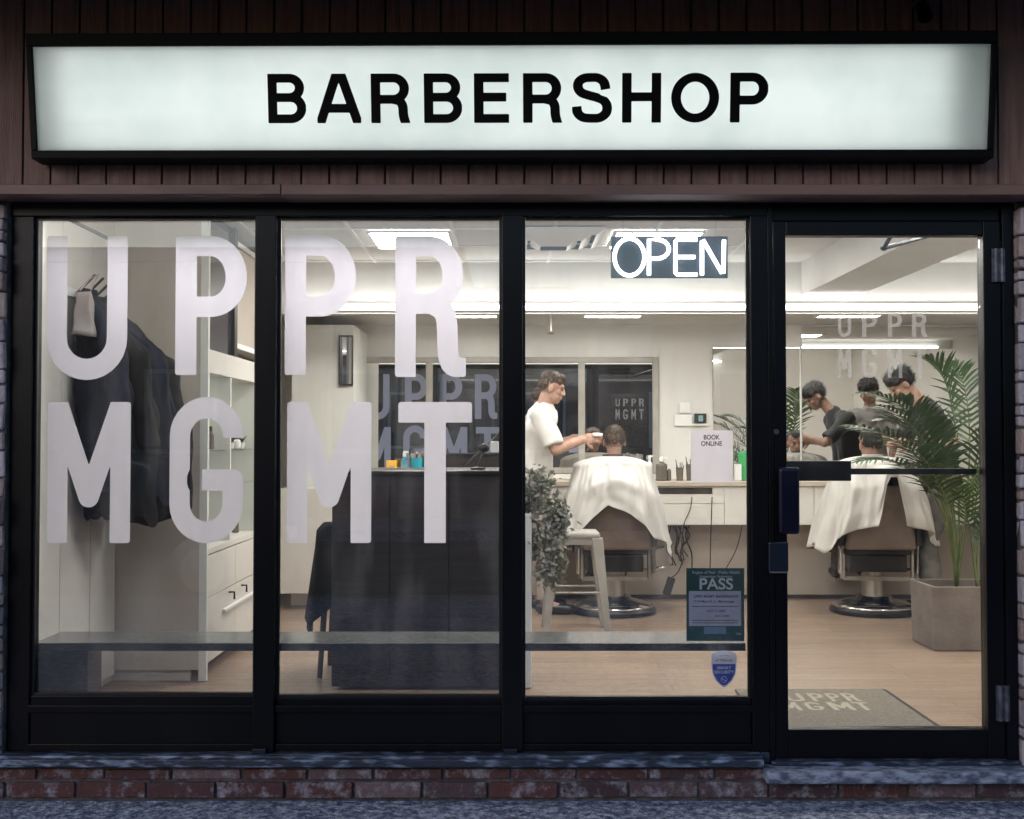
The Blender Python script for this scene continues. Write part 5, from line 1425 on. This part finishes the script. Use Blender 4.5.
# frond list: control and tip given where they stand round the planter
frond(b0, W_(958, 400, 2.35), W_(862, 392, 2.1), seed=1, ll=.27, stem0=.45, n=22)
frond(b0, W_(950, 428, 2.3), W_(846, 425, 2.0), seed=2, ll=.27, stem0=.42, n=22)
frond(b0, W_(945, 440, 2.2), W_(856, 462, 1.9), seed=7, ll=.24, stem0=.45, n=19, m='leaf_mid')
frond(b0, W_(945, 405, 2.5), W_(892, 398, 2.3), seed=10, ll=.28, stem0=.4, n=23)
frond(b0, W_(950, 420, 2.7), W_(880, 420, 2.7), seed=8, ll=.27, stem0=.4, n=22)
frond(b0, W_(955, 455, 2.2), W_(905, 465, 1.95), seed=15, ll=.22, stem0=.4, n=18)
frond(b0, W_(968, 370, 2.75), W_(925, 358, 2.65), seed=4, m='leaf_mid', ll=.27, stem0=.45, n=22)
frond(b0, W_(985, 395, 2.7), W_(952, 362, 2.9), seed=5, m='leaf_mid', ll=.25, stem0=.42, n=20)
frond(b0, W_(985, 350, 2.6), W_(1020, 385, 2.5), seed=6, m='leaf_mid', ll=.27, stem0=.5, n=20)
frond(b0, W_(972, 430, 2.4), W_(1005, 430, 2.2), seed=9, ll=.24, stem0=.45, n=16)
frond(b0, W_(952, 425, 2.35), W_(878, 405, 2.05), seed=21, ll=.26, stem0=.42, n=20)
frond(b0, W_(950, 445, 2.2), W_(890, 440, 1.9), seed=22, ll=.25, stem0=.42, n=18)
frond(b0, W_(958, 430, 2.6), W_(915, 420, 2.4), seed=23, ll=.25, stem0=.4, n=20)
b1 = (pc.x + .1, pc.y - .02, bz)
frond(b1, W_(970, 510, 2.5), W_(955, 480, 2.3), seed=12, ll=.16, stem0=.45, m='leaf_lt', n=14)
frond(b1, W_(975, 520, 2.5), W_(995, 500, 2.4), seed=13, ll=.17, stem0=.4, m='leaf', n=16)
frond(b1, W_(968, 500, 2.6), W_(985, 470, 2.6), seed=14, ll=.17, stem0=.45, m='leaf_lt', n=14)

# ================================================================== DOOR MAT
mt_ = thing('door_mat', 'grey brown door mat with cream letters just inside the glass door', 'mat', (1.4, .75, 0))
ma0, ma1 = WX(770) - .1, at(903, 692, 1.2).x + .02
yn, yf = .35, 1.22
obj('mat_base', B(1.12, 1.86, yn, yf, .002, .012), M['mat_rubber'], mt_, bevel=.004)
obj('mat_edge', B(1.861, 1.88, yn, yf, .002, .01), M['frame_in'], mt_)
bm = NB()
def fl(py):  # floor depth seen at a photo row
    return [y for y in np.linspace(.1, 3, 800) if at(512, py, y).z <= 0][0]
for row, (yy0, yy1), xs_ in (('UPPR', (704, 696), ((791, 809), (816, 830), (834, 846), (850, 863))), ('MGMT', (713, 705), ((787, 805), (812, 828), (836, 858), (861, 877)))):
    y0, y1 = fl(yy0), fl(yy1)
    for ch, (a, b_) in zip(row, xs_):
        xa, xb = at(a - 6, 700, (y0 + y1) / 2).x, at(b_ - 6, 700, (y0 + y1) / 2).x
        glyph_mesh(bm, DIN, ch, xa, xb, y0, y1, lambda q, r_: V(q, r_, .0128), cell=.004)
obj('lettering', bm, M['mat_letter'], mt_)

# ================================================================== STREET SIDE (seen in the reflections)
def car(label, x, y, m):
    t = thing('parked_car', label, 'car', (x, y, GZ - .154))
    z0 = 0
    L2, W2 = 2.2, .87
    prof = [(-2.2, .45), (-2.18, .72), (-2.05, .92), (-1.65, .98), (-1.15, 1.38), (-.6, 1.47), (.2, 1.46), (.75, 1.3), (1.15, 1.0), (1.95, .85), (2.15, .68), (2.2, .42), (2.1, .25), (-2.1, .25)]
    bm = NB(); rings = []
    for yy, ins in ((-W2, .0), (W2, .0)):
        rings.append([bm.verts.new((px, (yy - math.copysign(.16 * max(0, pz - .9) / .5, yy)), pz)) for px, pz in prof])
    n = len(prof)
    for k in range(n): bm.faces.new((rings[0][k], rings[0][(k + 1) % n], rings[1][(k + 1) % n], rings[1][k]))
    bm.faces.new(rings[0][::-1]); bm.faces.new(rings[1])
    obj('body', bm, m, t, bevel=.07, seg=4, local=True, smooth=True)
    for s in (-1, 1):
        bm = NB()
        q = lambda px, pz: V(px, s * (W2 + .004 - .16 * max(0, pz - .9) / .5), pz)
        for pts in ([(-1.4, 1.02), (-.25, 1.03), (-.25, 1.38), (-.62, 1.4), (-1.08, 1.32)], [(-.18, 1.03), (.98, 1.03), (.62, 1.28), (.2, 1.39), (-.18, 1.39)]):
            bm.faces.new([bm.verts.new(q(*p)) for p in pts])
        obj('side_window', bm, M['car_glass'], t, local=True)
        for wx in (-1.38, 1.36):
            bm = NB(); tube(bm, [(wx, s * (W2 - .18), .32), (wx, s * (W2 + .015), .32)], .33, 28); w1 = obj('wheel', bm, M['tyre'], t, local=True)
            bm = NB(); tube(bm, [(wx, s * (W2 + .016), .32), (wx, s * (W2 + .03), .32)], .21, 20); obj('rim', bm, M['brushed'], w1, local=True)
        bm = NB(); box(bm, 2.05, 2.19, s * .62 - .15, s * .62 + .15, .6, .72); obj('headlight', bm, M['lens'], t, local=True, bevel=.02)
        bm = NB(); box(bm, -2.21, -2.1, s * .66 - .14, s * .66 + .14, .74, .88); obj('tail_light', bm, M['lamp_red'], t, local=True, bevel=.02)
    bm = NB(); quad(bm, (.79, -.70, 1.295), (.79, .70, 1.295), (1.13, .78, 1.03), (1.13, -.78, 1.03))
    obj('windscreen', bm, M['car_glass'], t, local=True)
    return t
car('dark blue car parked at the kerb opposite the shop window, seen in reflection', -4.3, -7.2, M['car_paint'])
def house(label, x0, x1, y1, h, m, nx):
    t = thing('street_building', label, 'building', ((x0 + x1) / 2, y1 - 4, GZ))
    obj('wall', B(x0, x1, y1 - 8, y1, GZ, h), m, t)
    obj('roof', B(x0 - .15, x1 + .15, y1 - 8.15, y1 + .2, h + .002, h + .25), M['far_trim'], t)
    for r_ in range(int(h // 3)):
        for i in range(nx):
            cx = x0 + (i + .5) * (x1 - x0) / nx; z = 1.0 + r_ * 3
            f = obj('window', B(cx - .65, cx + .65, y1 + .002, y1 + .05, z, z + 1.5), M['far_trim'], t)
            obj('pane', B(cx - .57, cx + .57, y1 + .052, y1 + .06, z + .08, z + 1.42), M['far_win'], f)
    obj('door', B(x0 + .5, x0 + 1.45, y1 + .002, y1 + .04, GZ + .005, 2.0), M['frame'], t)
house('brick building across the street from the left panes, seen in reflection', -14, -1.0, -15.8, 4.4, M['far_brick'], 4)
house('lower brick building across the street from the door, seen in reflection', -.98, 13, -15.8, 3.7, M['far_brick'], 4)
print('faces', sum(len(o.data.polygons) for o in bpy.data.objects if o.type == 'MESH'))
